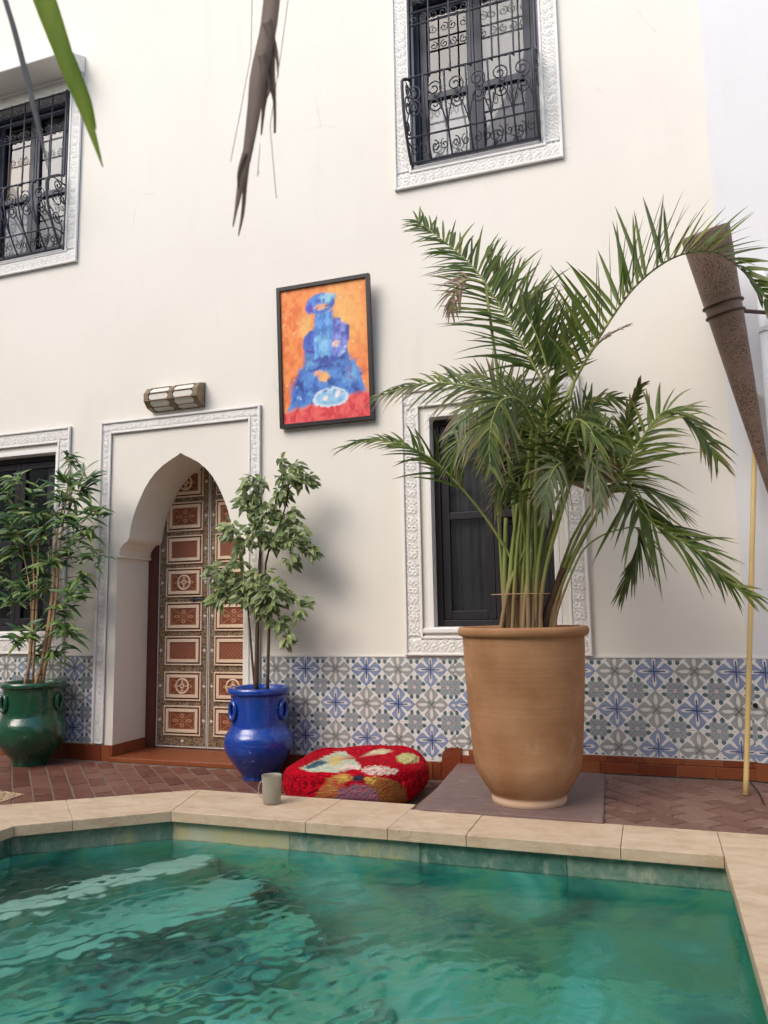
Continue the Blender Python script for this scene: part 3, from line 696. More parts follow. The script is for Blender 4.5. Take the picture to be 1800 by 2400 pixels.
# ================================================================ DOORWAY
dw = empty('arched_door', (JC, 0.38, 0.026)); tag(dw, 'ornate brown and beige panelled double door in a pointed white arch', 'door')
m = Mat('painted_border', 0.45, 0.3); co = m.co(world=True)
v = m.voro(co, 30); w1 = m.noise(m.co(world=True), 26, 2, .5, 3.5)
c = m.ramp(w1, [(0.36, (0.10, 0.055, 0.040)), (0.48, (0.14, 0.085, 0.058)), (0.515, (0.52, 0.34, 0.08)), (0.545, (0.13, 0.09, 0.07)), (0.62, (0.36, 0.32, 0.29)), (0.70, (0.10, 0.06, 0.04))])
m.color(c); M['door_border'] = m.m
def fld(name, kind):
    m = Mat(name, 0.45, 0.3); u, _, v = m.xyz(m.co('Object')); tone = m.noise(m.co('Object'), 25, 4)
    base = m.mix(tone, (0.16, 0.042, 0.024), (0.26, 0.082, 0.044))
    if kind == 'lattice':
        g1 = ((u + v) * 34.0).frac() - 0.5; g2 = ((u - v) * 34.0).frac() - 0.5
        k = g1.abs().min(g2.abs()).lt(0.09, 0.08); base = m.mix(k * 0.75, base, (0.34, 0.17, 0.10))
        base = m.mix((g1.abs().max(g2.abs()) - 0.34).lt(0.0, .1) * 0.0, base, (0.4, 0.2, 0.1))
    else:
        a = u.abs() * 9.5; b_ = v.abs() * 16.0; mm = a.max(b_); nn = a.min(b_)
        dd = (((mm - 0.52) / 0.24) * ((mm - 0.52) / 0.24) + (nn / 0.17) * (nn / 0.17)).sqrt()
        base = m.mix(dd.lt(1.0, .2), base, (0.50, 0.25, 0.13)); base = m.mix(dd.lt(0.55, .2), base, (0.26, 0.10, 0.05))
        dg = (a - b_).abs(); base = m.mix(dg.lt(0.07, .06) * mm.lt(0.85) * 0.8, base, (0.33, 0.17, 0.08))
        base = m.mix(((mm - 0.92).abs()).lt(0.03, .03) * 0.7, base, (0.42, 0.22, 0.12))
    m.color(base); return m.m
M['f_lattice'] = fld('door_field_lattice', 'lattice'); M['f_floral'] = fld('door_field_floral', 'floral')
m = Mat('door_beige', 0.5, 0.3); m.color(m.mix(m.noise(m.co(world=True), 30, 4), (0.68, 0.49, 0.34), (0.82, 0.65, 0.48))); M['door_beige'] = m.m
m = Mat('door_brown', 0.5, 0.3); m.color(m.mix(m.noise(m.co(world=True, scale=(9, 9, 1)), 8, 4), (0.085, 0.026, 0.018), (0.13, 0.042, 0.028))); M['door_brown'] = m.m
m = Mat('door_white', 0.5, 0.3); m.color((0.66, 0.63, 0.58)); M['door_white'] = m.m
# frame posts and head
b = MB(); b.box(JX0 + .001, -3.392, 0.352, 0.415, 0.027, 2.1); b.box(-2.554, JX1 - .001, 0.352, 0.415, 0.027, 2.1); rel(dw, b).build('door_frame', M['door_brown'], dw, bevel=.0025)
DY = 0.38
PZ = [(0.115, 0.319), (0.354, 0.555), (0.600, 0.804), (0.840, 1.045), (1.082, 1.290), (1.321, 1.526), (1.558, 1.771), (1.805, 2.02)]
KIND = ['floral', 'ring', 'lattice', 'floral', 'ring', 'lattice', 'floral', 'ring']
for sx in (-1, 1):
    xa, xb = (-3.391, -2.976) if sx < 0 else (-2.969, -2.555)
    cx = (xa + xb) / 2 + (0.010 if sx < 0 else -0.006)
    leaf = MB().box(xa, xb, DY, DY + 0.045, 0.034, 2.1); leaf = rel(dw, leaf).build('door_leaf', M['door_border'], dw)
    b = MB(); e = 0.006
    b.box(xa, xa + e, DY - .004, DY - .0003, 0.034, 2.1); b.box(xb - e, xb, DY - .004, DY - .0003, 0.034, 2.1); b.box(xa + e, xb - e, DY - .004, DY - .0003, 0.034, 0.041)
    rel(dw, b).build('edge_trim', M['door_white'], leaf)
    for k, ((za, zb), kd) in enumerate(zip(PZ, KIND)):
        pw = 0.150; zc = (za + zb) / 2; h2 = (zb - za) / 2
        def rim(w2, hh, t, yf, nm, mat):
            b = MB(); x0_, x1_, z0_, z1_ = cx - w2, cx + w2, zc - hh, zc + hh
            b.box(x0_, x0_ + t, yf, DY - .0003, z0_, z1_); b.box(x1_ - t, x1_, yf, DY - .0003, z0_, z1_)
            b.box(x0_ + t, x1_ - t, yf, DY - .0003, z0_, z0_ + t); b.box(x0_ + t, x1_ - t, yf, DY - .0003, z1_ - t, z1_); rel(dw, b).build(nm, mat, leaf, bevel=.0015)
        rim(pw, h2, 0.0095, DY - .013, 'outer_panel_frame', M['door_beige'])
        rim(pw - 0.0105, h2 - .0105, 0.009, DY - .006, 'panel_groove', M['door_brown'])
        rim(pw - 0.0205, h2 - .0205, 0.022, DY - .016, 'panel_frame', M['door_beige'])
        fw2, fh2 = pw - 0.043, h2 - .043
        b = MB().box(-fw2, fw2, -.004, .0035, -fh2, fh2); b.build('panel', M['f_lattice'] if kd == 'lattice' else M['f_floral'], leaf, loc=Vector((cx, DY - .004, zc)) - dw.location)
        if kd == 'ring':
            for rr, tt in ((0.050, 0.007), (0.014, 0.006)):
                b = MB().tube([(cx + rr * math.cos(t), DY - .010, zc + rr * math.sin(t)) for t in np.linspace(0, 6.2832, 25)], tt, 6, caps=False); rel(dw, b).build('medallion_ring', M['door_beige'], leaf, smooth=True)
            for q in range(4):
                a = q * 1.5708; b = MB().tube([(cx + 0.02 * math.cos(a), DY - .010, zc + 0.02 * math.sin(a)), (cx + .033 * math.cos(a), DY - .011, zc + .033 * math.sin(a)), (cx + .043 * math.cos(a), DY - .010, zc + .043 * math.sin(a))], [.002, .006, .002], 6); rel(dw, b).build('medallion_petal', M['door_beige'], leaf)
        for xq in (xa + 0.028, xb - 0.028):     # white rosettes on the stiles
            b = MB(); b.add([(xq, DY - .007, zc)] + [(xq + (0.0155 if q % 2 == 0 else 0.0095) * math.cos(q * .785), DY - .002, zc + (0.0155 if q % 2 == 0 else 0.0095) * math.sin(q * .785)) for q in range(8)], [(0, 1 + (q + 1) % 8, 1 + q) for q in range(8)])
            rel(dw, b).build('rosette', M['door_white'], leaf)
    xq = cx; b = MB(); b.add([(xq, DY - .007, .075)] + [(xq + (0.0155 if q % 2 == 0 else 0.0095) * math.cos(q * .785), DY - .002, .075 + (0.0155 if q % 2 == 0 else 0.0095) * math.sin(q * .785)) for q in range(8)], [(0, 1 + (q + 1) % 8, 1 + q) for q in range(8)])
    rel(dw, b).build('rosette', M['door_white'], leaf)
bolt = MB().tube([(-3.12, DY - .02, 1.063), (-2.99, DY - .02, 1.063)], 0.007, 8); bolt.box(-3.10, -3.08, DY - .028, DY - .0003, 1.05, 1.076); bolt.box(-3.02, -3.0, DY - .028, DY - .0003, 1.05, 1.076)
rel(dw, bolt).build('bolt', M['iron'], dw)
carved_frame(dw, -3.622, -2.356, 0.1065, 2.318, 0.090, bottom=False)

# ================================================================ PAINTING
def make_painting():
    t = empty('painting', (-1.88, -0.04, 2.14)); tag(t, 'black framed painting of a seated figure in blue robes on orange', 'painting')
    Wd, Ht = 0.645, 0.925; lean = 0.055
    def pt(u, v, out=0.0): return (-2.203 + Wd * u + 0.012 * (1 - v) * 0, -0.012 - lean * v - out, 2.136 + Ht * v)
    fw_ = 0.024; fu, fv = fw_ / Wd, fw_ / Ht
    b = MB()
    def bar(u0, u1, v0, v1):
        P_ = [pt(u, v, o) for o in (0.0, 0.030) for (u, v) in ((u0, v0), (u1, v0), (u1, v1), (u0, v1))]
        b.add(P_, [(4, 5, 6, 7), (3, 2, 1, 0), (0, 1, 5, 4), (1, 2, 6, 5), (2, 3, 7, 6), (3, 0, 4, 7)])
    bar(0, fu, 0, 1); bar(1 - fu, 1, 0, 1); bar(fu, 1 - fu, 0, fv); bar(fu, 1 - fu, 1 - fv, 1)
    m = Mat('black_frame', 0.4, 0.4); m.color((0.018, 0.015, 0.014)); rel(t, b).build('frame', m.m, t)
    nu, nv = 130, 186
    U, V = np.meshgrid(np.linspace(0, 1, nu + 1), np.linspace(0, 1, nv + 1))
    rg = np.random.default_rng(5)
    def noise(n, s):
        g_ = rg.normal(size=(n + 2, n + 2)); iu, iv = U * n, V * n; i0, j0 = iu.astype(int), iv.astype(int); fu_, fv_ = iu - i0, iv - j0
        fu_, fv_ = fu_ * fu_ * (3 - 2 * fu_), fv_ * fv_ * (3 - 2 * fv_)
        return s * ((g_[j0, i0] * (1 - fu_) + g_[j0, i0 + 1] * fu_) * (1 - fv_) + (g_[j0 + 1, i0] * (1 - fu_) + g_[j0 + 1, i0 + 1] * fu_) * fv_)
    n1, n2, n3 = noise(6, 1), noise(18, 1), noise(45, 1)
    Cc = np.zeros(U.shape + (3,))
    def lay_(mask, c, var=0.25, alt=None):
        mask = np.clip(mask, 0, 1)[..., None]; cc = np.array(c)[None, None, :] * (1 + var * (n2 * 0.5 + n3 * 0.35)[..., None])
        if alt is not None: k = np.clip(0.5 + 0.55 * n2 + 0.4 * n3, 0, 1)[..., None]; cc = cc * (1 - k) + np.array(alt) * k
        Cc[:] = Cc * (1 - mask) + np.clip(cc, 0, 1) * mask
    W_u = U + 0.007 * n2 + .005 * n3; W_v = V + 0.006 * n2 + .004 * n3
    def ell(cx, cy, rx, ry, soft=0.12): return np.clip((1 - np.sqrt(((W_u - cx) / rx) ** 2 + ((W_v - cy) / ry) ** 2)) / soft, 0, 1)
    def quad(pts, soft=0.03):
        mk = np.ones_like(U); n = len(pts)
        for i in range(n):
            (xa, ya), (xb, yb) = pts[i], pts[(i + 1) % n]; l = math.hypot(xb - xa, yb - ya)
            mk = np.minimum(mk, np.clip((((xb - xa) * (W_v - ya) - (yb - ya) * (W_u - xa)) / l) / soft + .5, 0, 1))
        return mk
    lay_(np.ones_like(U), (0.82, 0.20, 0.055), 0.10, (0.86, 0.30, 0.085))
    lay_(ell(0.72, 0.75, 0.35, 0.42, .9) * 0.85, (0.86, 0.50, 0.15), .1); lay_(ell(0.30, 0.72, 0.14, 0.16, .9) * .7, (0.85, 0.55, 0.18), .1)
    lay_(ell(0.88, 0.35, 0.2, 0.25, .9) * .6, (0.80, 0.22, 0.08), .1)
    for _ in range(26): lay_(ell(rg.uniform(0, 1), rg.uniform(.25, 1), .014, .011, .5) * .7, (0.85, 0.62, 0.32), .1)
    lay_(np.clip((0.085 + 0.10 * W_u - W_v) / 0.02 + .5, 0, 1), (0.72, 0.06, 0.075), .15, (0.80, 0.14, 0.12))
    blu, bl2, cy, nav = (0.06, 0.16, 0.52), (0.11, 0.28, 0.64), (0.18, 0.46, 0.72), (0.035, 0.06, 0.30)
    lay_(quad([(0.06, 0.10), (0.97, 0.19), (0.86, 0.42), (0.20, 0.40)]), blu, .3, bl2)
    lay_(ell(0.20, 0.24, 0.15, 0.13, .5) * .8, nav, .3, blu); lay_(ell(0.80, 0.32, .12, .1, .6) * .7, (0.24, 0.24, 0.58), .3, cy); lay_(ell(0.86, 0.22, .08, .07, .6) * .8, nav, .3, blu)
    lay_(quad([(0.24, 0.38), (0.80, 0.38), (0.74, 0.66), (0.62, 0.72), (0.40, 0.70), (0.28, 0.62)]), bl2, .3, nav)
    for xx in (.385, .60): lay_(np.clip(1 - np.abs(W_u - xx - .02 * np.sin(V * 20)) / .016, 0, 1) * (V > .42) * (V < .76) * .8, nav, .2)
    lay_(ell(0.66, 0.60, 0.13, 0.15), (0.12, 0.14, 0.50), .3, (0.26, 0.32, 0.70)); lay_(ell(0.34, 0.58, 0.09, 0.09), (0.08, 0.09, 0.45), .3, blu)
    lay_(quad([(0.38, 0.46), (0.57, 0.44), (0.61, 0.80), (0.40, 0.80)]), (0.10, 0.28, 0.68), .3, (0.17, 0.42, 0.80))
    lay_(quad([(0.43, 0.46), (0.53, 0.46), (0.56, 0.62), (0.42, 0.62)]) * .8, cy, .25, (0.30, 0.60, 0.80))
    lay_(ell(0.50, 0.44, .17, .035, .4) * .8, nav, .3, (0.08, 0.10, 0.42)); lay_(ell(0.36, 0.42, .10, .03, .4) * .8, cy, .3, bl2)
    lay_(ell(0.635, 0.555, 0.05, 0.032, .4), (0.74, 0.42, 0.36), .15, (0.8, 0.62, 0.58))
    lay_(ell(0.47, 0.865, 0.175, 0.082), (0.08, 0.16, 0.55), .3, bl2); lay_(ell(0.56, 0.905, 0.12, 0.045, .5), (0.16, 0.42, 0.62), .3, (0.30, 0.58, 0.72)); lay_(ell(0.35, 0.84, .07, .05, .5), (0.10, 0.08, 0.48), .2)
    lay_(ell(0.48, 0.842, 0.095, 0.028, .3), (0.62, 0.27, 0.17), .2, (0.72, 0.42, 0.30)); lay_(ell(0.55, 0.845, .035, .010, .4), (0.12, 0.08, 0.06), .2); lay_(ell(0.43, 0.838, .028, .009, .4), (0.42, 0.10, 0.12), .2)
    lay_(ell(0.49, 0.325, 0.085, 0.045, .4), (0.80, 0.34, 0.10), .2, (0.84, 0.48, 0.18)); lay_(ell(0.42, 0.355, .05, .03, .4), (0.76, 0.36, 0.22), .2)
    lay_(ell(0.56, 0.165, 0.215, 0.075, .10), (0.62, 0.72, 0.80), .1); lay_(ell(0.56, 0.165, 0.185, 0.060, .15), (0.22, 0.46, 0.70), .2, (0.34, 0.58, 0.78))
    lay_(ell(0.50, 0.165, .035, .022, .4), (0.80, 0.70, 0.66), .1); lay_(ell(0.64, 0.19, .035, .024, .4), (0.82, 0.76, 0.74), .1)
    for _ in range(40):
        lay_(ell(rg.uniform(.15, .9), rg.uniform(.14, .62), rg.uniform(.01, .03), rg.uniform(.006, .018), .6) * (Cc[..., 2] > .3) * .75, random.choice([cy, (0.45, 0.60, 0.85), nav, (0.10, 0.48, 0.58)]), .2)
    b = MB(); b.grid(lambda u, v: pt(fu + (1 - 2 * fu) * u, fv + (1 - 2 * fv) * v, 0.017), nu, nv)
    m = Mat('painted_canvas', 0.5, 0.3); m.color(m.attr('Col')); m.bump(m.noise(m.co('Object'), 60, 4), 0.35, 0.003)
    o = rel(t, b).build('canvas', m.m, t)
    ca = o.data.color_attributes.new('Col', 'FLOAT_COLOR', 'POINT'); a = np.ones((U.size, 4)); a[:, :3] = Cc.reshape(-1, 3); ca.data.foreach_set('color', a.ravel())
make_painting()

# ================================================================ WALL LAMP
def wall_lamp():
    t = empty('wall_lamp', (-3.0, 0, 2.36)); tag(t, 'bronze half round wall lamp with pale bone panes above the carved arch', 'lamp')
    x0, x1, zc, rz, dp = -3.205, -2.785, 2.435, 0.082, 0.105
    ang = [R(a) for a in (90, 52, 15, -20, -55, -90)]
    pr = [(-dp * math.cos(a), zc + rz * math.sin(a)) for a in ang]
    m = Mat('aged_bronze', 0.45, 0.5); m.b.inputs['Metallic'].default_value = 0.2; m.color(m.mix(m.noise(m.co(world=True), 25, 4), (0.10, 0.07, 0.04), (0.30, 0.22, 0.13))); BR = m.m
    m = Mat('bone_pane', 0.4, 0.4); m.color(m.mix(m.noise(m.co(world=True), 30, 3), (0.62, 0.59, 0.50), (0.74, 0.71, 0.63))); BN = m.m
    xm = (x0 + x1) / 2
    for xa in (x0, xm - .018, x1 - .036):
        b = MB(); n = len(pr)
        o_ = [(y * 1.04, zc + (z - zc) * 1.04) for y, z in pr]
        vs = [(x, y, z) for x in (xa, xa + .036) for y, z in o_]; b.add(vs, [(i, i + 1, n + i + 1, n + i) for i in range(n - 1)] + [tuple(range(n)), tuple(reversed(range(n, 2 * n)))])
        rel(t, b).build('end_band' if xa != xm - .018 else 'middle_band', BR, t)
    for (xa, xb) in ((x0 + .036, xm - .018), (xm + .018, x1 - .036)):
        for i in range(len(pr) - 1):
            (ya, za), (yb, zb) = pr[i], pr[i + 1]; g_ = 0.12
            # pane with clipped (hexagonal) corners
            def P_(s, tq): return (xa + (xb - xa) * s, ya + (yb - ya) * tq, za + (zb - za) * tq)
            pl = [P_(0.0, .5), P_(.10, .92), P_(.9, .92), P_(1.0, .5), P_(.9, .08), P_(.10, .08)]
            rel(t, MB().add(pl, [(0, 1, 2, 3, 4, 5)])).build('pane', BN, t)
        for y, z in pr: rel(t, MB().tube([(xa - .002, y, z), (xb + .002, y, z)], 0.0055, 5)).build('rib', BR, t)
        bk = MB(); bk.add([(x, y * .93, zc + (z - zc) * .93) for x in (xa, xb) for y, z in pr], [(i, i + 1, len(pr) + i + 1, len(pr) + i) for i in range(len(pr) - 1)]); rel(t, bk).build('liner', BR, t)
    rel(t, MB().box(x0, x1, -0.006, 0.0, zc - rz, zc + rz)).build('back_plate', BR, t)
wall_lamp()

# ================================================================ POTS
def glaze(name, c1, c2, chip):
    m = Mat(name, 0.24, 0.5); m.b.inputs['Coat Weight'].default_value = 0.7; m.b.inputs['Coat Roughness'].default_value = 0.10
    co = m.co('Object'); n = m.noise(co, 9, 5, .6); sp = m.noise(co, 38, 2, .5); big = m.noise(co, 5, 2)
    run_ = m.noise(m.co('Object', (6, 6, .8)), 3, 4, .6)
    k = ((sp - 0.67) * 14)._m('MULTIPLY', 1.0, clamp=True) * ((big - 0.47) * 6)._m('MULTIPLY', 1.0, clamp=True)
    m.color(m.mix(k, m.mix((n * .5 + run_ * .9 - .2)._m('MULTIPLY', 1.0, clamp=True), c1, c2), chip)); m.bump(m.noise(m.co('Object', (1, 1, 3)), 9, 4) + m.noise(co, 50, 3) * .25, 0.45, 0.014); return m.m
M['green_glaze'] = glaze('green_glaze', (0.002, 0.045, 0.020), (0.006, 0.095, 0.042), (0.45, 0.50, 0.42))
M['blue_glaze'] = glaze('blue_glaze', (0.002, 0.026, 0.20), (0.004, 0.065, 0.42), (0.50, 0.52, 0.58))
m = Mat('potting_soil', 0.95, 0.1); m.color(m.mix(m.noise(m.co('Object'), 60, 4), (0.02, 0.013, 0.008), (0.07, 0.045, 0.03))); m.bump(m.noise(m.co('Object'), 70, 3), .8, .01); M['soil'] = m.m
def smooth_prof(pts, k=6):
    P_ = np.array(pts, float); out = []
    for i in range(len(P_) - 1):
        p0, p1, p2, p3 = P_[max(i - 1, 0)], P_[i], P_[i + 1], P_[min(i + 2, len(P_) - 1)]
        for j in range(k):
            t = j / k; out.append(0.5 * ((2 * p1) + (-p0 + p2) * t + (2 * p0 - 5 * p1 + 4 * p2 - p3) * t * t + (-p0 + 3 * p1 - 3 * p2 + p3) * t ** 3))
    out.append(P_[-1]); return [(max(float(a), 0.001), float(b)) for a, b in out]
def urn(name, label, loc, prof, mat, lip, ears, soilz, extra=None):
    t = empty(name, loc); tag(t, label, 'pot', 'glazed urn planters beside the arched door')
    body = smooth_prof(prof, 5); rt = prof[-1]
    inner = [(rt[0] - .012, rt[1] + .004), (rt[0] - .028, rt[1] - .004), (rt[0] - .032, soilz - .02)]
    MB().lathe(body + inner, 56, cap0=True, cap1=True).build('body', mat, t, smooth=True)
    MB().lathe([(rt[0] - .036, soilz - .01), (rt[0] * .5, soilz + .006), (0.002, soilz + .01)], 40, cap0=False).build('soil', M['soil'], t, smooth=True)
    for a in ears:      # ring shaped ears
        ca, sa = math.cos(a), math.sin(a); r0 = lip
        pts = [((r0 + .006) * ca - sa * .034 * math.cos(q), (r0 + .006) * sa + ca * .034 * math.cos(q), prof[-1][1] - .125 + .052 * math.sin(q)) for q in np.linspace(0, 6.2832, 22)]
        MB().tube(pts, 0.0115, 8, caps=False).build('ear_ring', mat, t, smooth=True)
    return t
GP = (-3.925, -0.235, 0.0); BP = (-2.240, -0.235, 0.0)
urn('green_pot', 'glossy dark green glazed urn left of the arched door', GP,
    [(0.108, 0.0), (0.112, 0.02), (0.125, 0.045), (0.165, 0.09), (0.206, 0.15), (0.219, 0.21), (0.213, 0.262), (0.196, 0.298), (0.186, 0.33), (0.185, 0.42), (0.188, 0.482), (0.192, 0.494), (0.203, 0.502), (0.205, 0.518), (0.200, 0.529)],
    M['green_glaze'], 0.185, [R(9), R(9) + 2.1, R(9) - 2.1], 0.50)
urn('blue_pot', 'glossy cobalt blue glazed urn right of the arched door', BP,
    [(0.094, 0.0), (0.098, 0.018), (0.125, 0.055), (0.170, 0.115), (0.197, 0.165), (0.203, 0.215), (0.196, 0.25), (0.173, 0.285), (0.164, 0.315), (0.163, 0.40), (0.166, 0.468), (0.171, 0.482), (0.183, 0.492), (0.185, 0.510), (0.180, 0.521)],
    M['blue_glaze'], 0.164, [R(-5), R(-5) + 2.1, R(-5) - 2.1], 0.50)
m = Mat('raw_clay', 0.8, 0.2); co = m.co('Object'); z_ = m.xyz(co)[2]
band = m.noise(m.co('Object', (1.2, 1.2, 9)), 3.0, 6, .65); n1 = m.noise(co, 5, 5, .6); n2 = m.noise(co, 2.2, 3)
c = m.ramp(band * .22 + n1 * .5 + n2 * .35, [(0.35, (0.24, 0.115, 0.052)), (0.52, (0.33, 0.17, 0.082)), (0.72, (0.42, 0.24, 0.13))])
c = m.mix(((n2 - 0.56) * 5)._m('MULTIPLY', 1.0, clamp=True) * .55, c, (0.50, 0.33, 0.21))
c = m.mix(((n1 - 0.66) * 9)._m('MULTIPLY', 1.0, clamp=True) * .4, c, (0.20, 0.09, 0.04))
c = m.mix((z_ - 0.034).lt(0.0, 0.012), c, (0.58, 0.40, 0.27))
salt = m.noise(co, 3.2, 6, .7, .8); c = m.mix(((salt - 0.57) * 7)._m('MULTIPLY', 1.0, clamp=True) * .4, c, (0.56, 0.42, 0.30))
rings = m.noise(m.co('Object', (.3, .3, 60)), 1.0, 3, .6); c = m.mix(((rings - 0.6) * 6)._m('MULTIPLY', 1.0, clamp=True) * .28, c, (0.20, 0.095, 0.045))
m.color(c); m.bump(rings * .7 + band * .5 + m.noise(co, 45, 4) * .35, 0.25, 0.008); M['clay'] = m.m
TP = (-0.578, -0.765, HZ)
t = empty('clay_pot', TP); tag(t, 'very large tapering raw clay pot on the stone hatch slab', 'pot')
prof = smooth_prof([(0.166, 0.0), (0.169, 0.012), (0.167, 0.03), (0.176, 0.045), (0.205, 0.085), (0.233, 0.14), (0.246, 0.20), (0.257, 0.33), (0.266, 0.46), (0.275, 0.60), (0.279, 0.715), (0.281, 0.735), (0.294, 0.742), (0.301, 0.755), (0.301, 0.770), (0.294, 0.781)], 5)
MB().lathe(prof + [(0.275, 0.781), (0.262, 0.772), (0.258, 0.70)], 72, True, True).build('body', M['clay'], t, smooth=True)
MB().lathe([(0.256, 0.715), (0.15, 0.73), (0.002, 0.735)], 40, cap0=False).build('soil', M['soil'], t, smooth=True)

# ================================================================ PLANTS
def leaf_mat(name, stops, trans=0.25, rough=0.45, edge=None):
    m = Mat(name, rough, 0.4); c = m.attr('Col')
    g_ = m.nt.nodes.new('ShaderNodeNewGeometry'); r = X(m.nt, g_.outputs['Random Per Island'])
    n = m.noise(m.co(world=True), 14, 3)
    col = m.ramp((r + m.rand()).frac() * 0.7 + n * 0.3, stops)
    if edge is not None:
        sep = m.nt.nodes.new('ShaderNodeSeparateColor'); m.nt.links.new(c, sep.inputs[0]); k = X(m.nt, sep.outputs[0])
        col = m.mix((k * 1.0)._m('MULTIPLY', 1.0, clamp=True), col, edge)
    m.color(col)
    tr = m.nt.nodes.new('ShaderNodeBsdfTranslucent'); m.L(col, tr.inputs[0]); mx = m.nt.nodes.new('ShaderNodeMixShader'); mx.inputs[0].default_value = trans
    m.nt.links.new(m.b.outputs[0], mx.inputs[1]); m.nt.links.new(tr.outputs[0], mx.inputs[2]); m.nt.links.new(mx.outputs[0], m.out().inputs[0]); return m.m
M['palm_leaf'] = leaf_mat('palm_leaf', [(0.1, (0.034, 0.060, 0.010)), (0.42, (0.070, 0.112, 0.016)), (0.7, (0.13, 0.175, 0.028)), (0.92, (0.23, 0.235, 0.070))], 0.30, 0.38, (0.26, 0.16, 0.10))
M['palm_pale'] = leaf_mat('pale_palm_leaf', [(0.1, (0.10, 0.14, 0.055)), (0.5, (0.15, 0.185, 0.085)), (0.9, (0.24, 0.26, 0.14))], 0.25, 0.5, (0.30, 0.20, 0.12))
M['palm_dry'] = leaf_mat('dry_palm_leaf', [(0.1, (0.15, 0.085, 0.055)), (0.6, (0.24, 0.15, 0.10)), (0.9, (0.30, 0.20, 0.13))], 0.15, 0.6, (0.2, 0.12, 0.09))
M['ficus_leaf'] = leaf_mat('variegated_leaf', [(0.1, (0.045, 0.088, 0.022)), (0.5, (0.105, 0.175, 0.036)), (0.8, (0.22, 0.285, 0.07)), (0.97, (0.42, 0.40, 0.13))], 0.15, 0.4, (0.42, 0.45, 0.26))
M['bamboo_leaf'] = leaf_mat('bamboo_leaf', [(0.1, (0.022, 0.070, 0.030)), (0.45, (0.055, 0.13, 0.036)), (0.7, (0.13, 0.215, 0.05)), (0.9, (0.27, 0.34, 0.09))], 0.15, 0.4, (0.2, 0.22, 0.08))
m = Mat('petiole', 0.5, 0.3); n = m.noise(m.co(world=True, scale=(1, 1, .25)), 20, 3)
z_ = m.xyz(m.co(world=True))[2]
m.color(m.mix((z_ - 1.06).lt(0.0, 0.16) * .75, m.mix(n, (0.13, 0.17, 0.035), (0.28, 0.30, 0.09)), (0.25, 0.135, 0.085))); M['petiole'] = m.m
m = Mat('palm_cane', 0.5, 0.3); z_ = m.xyz(m.co(world=True))[2]; n = m.noise(m.co(world=True, scale=(1, 1, .4)), 14, 4)
c = m.mix(n, (0.17, 0.21, 0.07), (0.34, 0.37, 0.19)); c = m.mix(((z_ * 9.0).frac() - 0.06).lt(0.0, .04), c, (0.42, 0.38, 0.26)); m.color(c); M['cane_green'] = m.m
m = Mat('brown_bark', 0.8, 0.2); m.color(m.mix(m.noise(m.co(world=True, scale=(1, 1, .3)), 30, 4), (0.060, 0.035, 0.022), (0.13, 0.085, 0.055))); m.bump(m.noise(m.co(world=True), 60, 3), .4, .005); M['bark'] = m.m
m = Mat('tan_cane', 0.6, 0.3); z_ = m.xyz(m.co(world=True))[2]; c = m.mix(m.noise(m.co(world=True, scale=(1, 1, .3)), 30, 4), (0.33, 0.19, 0.095), (0.50, 0.33, 0.18))
c = m.mix(((z_ * 7.0).frac() - 0.06).lt(0.0, .04), c, (0.16, 0.09, 0.05)); m.color(c); M['tan_cane'] = m.m

class LB:            # leaf blades with a 'Col' attribute (red = dry tip / pale edge)
    def __init__(s): s.v = []; s.f = []; s.c = []
    def blade(s, base, dirv, nrm, L, W, droop, segs=5, tip=0.0, prof=None, fold=0.18, edge=0.0):
        d_ = np.array(dirv, float); d_ /= np.linalg.norm(d_); n_ = np.array(nrm, float); sd = np.cross(d_, n_); ln = np.linalg.norm(sd)
        sd = sd / ln if ln > 1e-6 else np.array([1., 0, 0]); up = np.cross(sd, d_); o = len(s.v)
        for i in range(segs + 1):
            t = i / segs; p = np.array(base) + d_ * L * t + np.array([0, 0, -1.]) * droop * L * t * t
            wd = W * (prof(t) if prof else min(1.0, (t + .12) * 4) * (1 - t) ** 0.55 * 1.1)
            if i == segs: wd = W * 0.03
            s.v += [tuple(p - sd * wd * .5 + up * wd * fold), tuple(p), tuple(p + sd * wd * .5 + up * wd * fold)]
            k = max(0.0, (t - (1 - tip)) / max(tip, 1e-3)) if tip > 0 else 0
            s.c += [max(k, edge), k, max(k, edge)]
        for i in range(segs):
            a = o + i * 3; s.f += [(a, a + 1, a + 4, a + 3), (a + 1, a + 2, a + 5, a + 4)]
    def mesh(s, name, mat):
        me = bpy.data.meshes.new(name); me.from_pydata(s.v, [], s.f); me.materials.append(mat)
        ca = me.color_attributes.new('Col', 'FLOAT_COLOR', 'POINT'); a = np.ones((len(s.v), 4)); a[:, 0] = s.c; a[:, 1] = 0; a[:, 2] = 0; ca.data.foreach_set('color', a.ravel())
        me.polygons.foreach_set('use_smooth', [True] * len(me.polygons)); me.update(); return me
def catmull(P_, n):
    P_ = [np.array(p, float) for p in P_]; out = []; m_ = len(P_) - 1
    for q in np.linspace(0, m_, n):
        i = min(int(q), m_ - 1); t = q - i; p0, p1, p2, p3 = P_[max(i - 1, 0)], P_[i], P_[i + 1], P_[min(i + 2, m_)]
        out.append(0.5 * ((2 * p1) + (-p0 + p2) * t + (2 * p0 - 5 * p1 + 4 * p2 - p3) * t * t + (-p0 + 3 * p1 - 3 * p2 + p3) * t ** 3))
    return out
IR = np.array([.945, .327, 0]); IU = np.array([0, 0, 1.]); IV = np.array([.322, -.938, -.1])
z8 = zm(800, 400, 1.659); z4 = zm(1200, 850, 3.016)
palm = empty('potted_palm', (TP[0], TP[1], TP[2] + .73)); tag(palm, 'tall feathery potted palm growing in the big clay pot', 'palm')
PLOC = np.array(palm.location)
def W3(conv, a, b, dy): return py(*conv(a, b), TP[1] + dy)
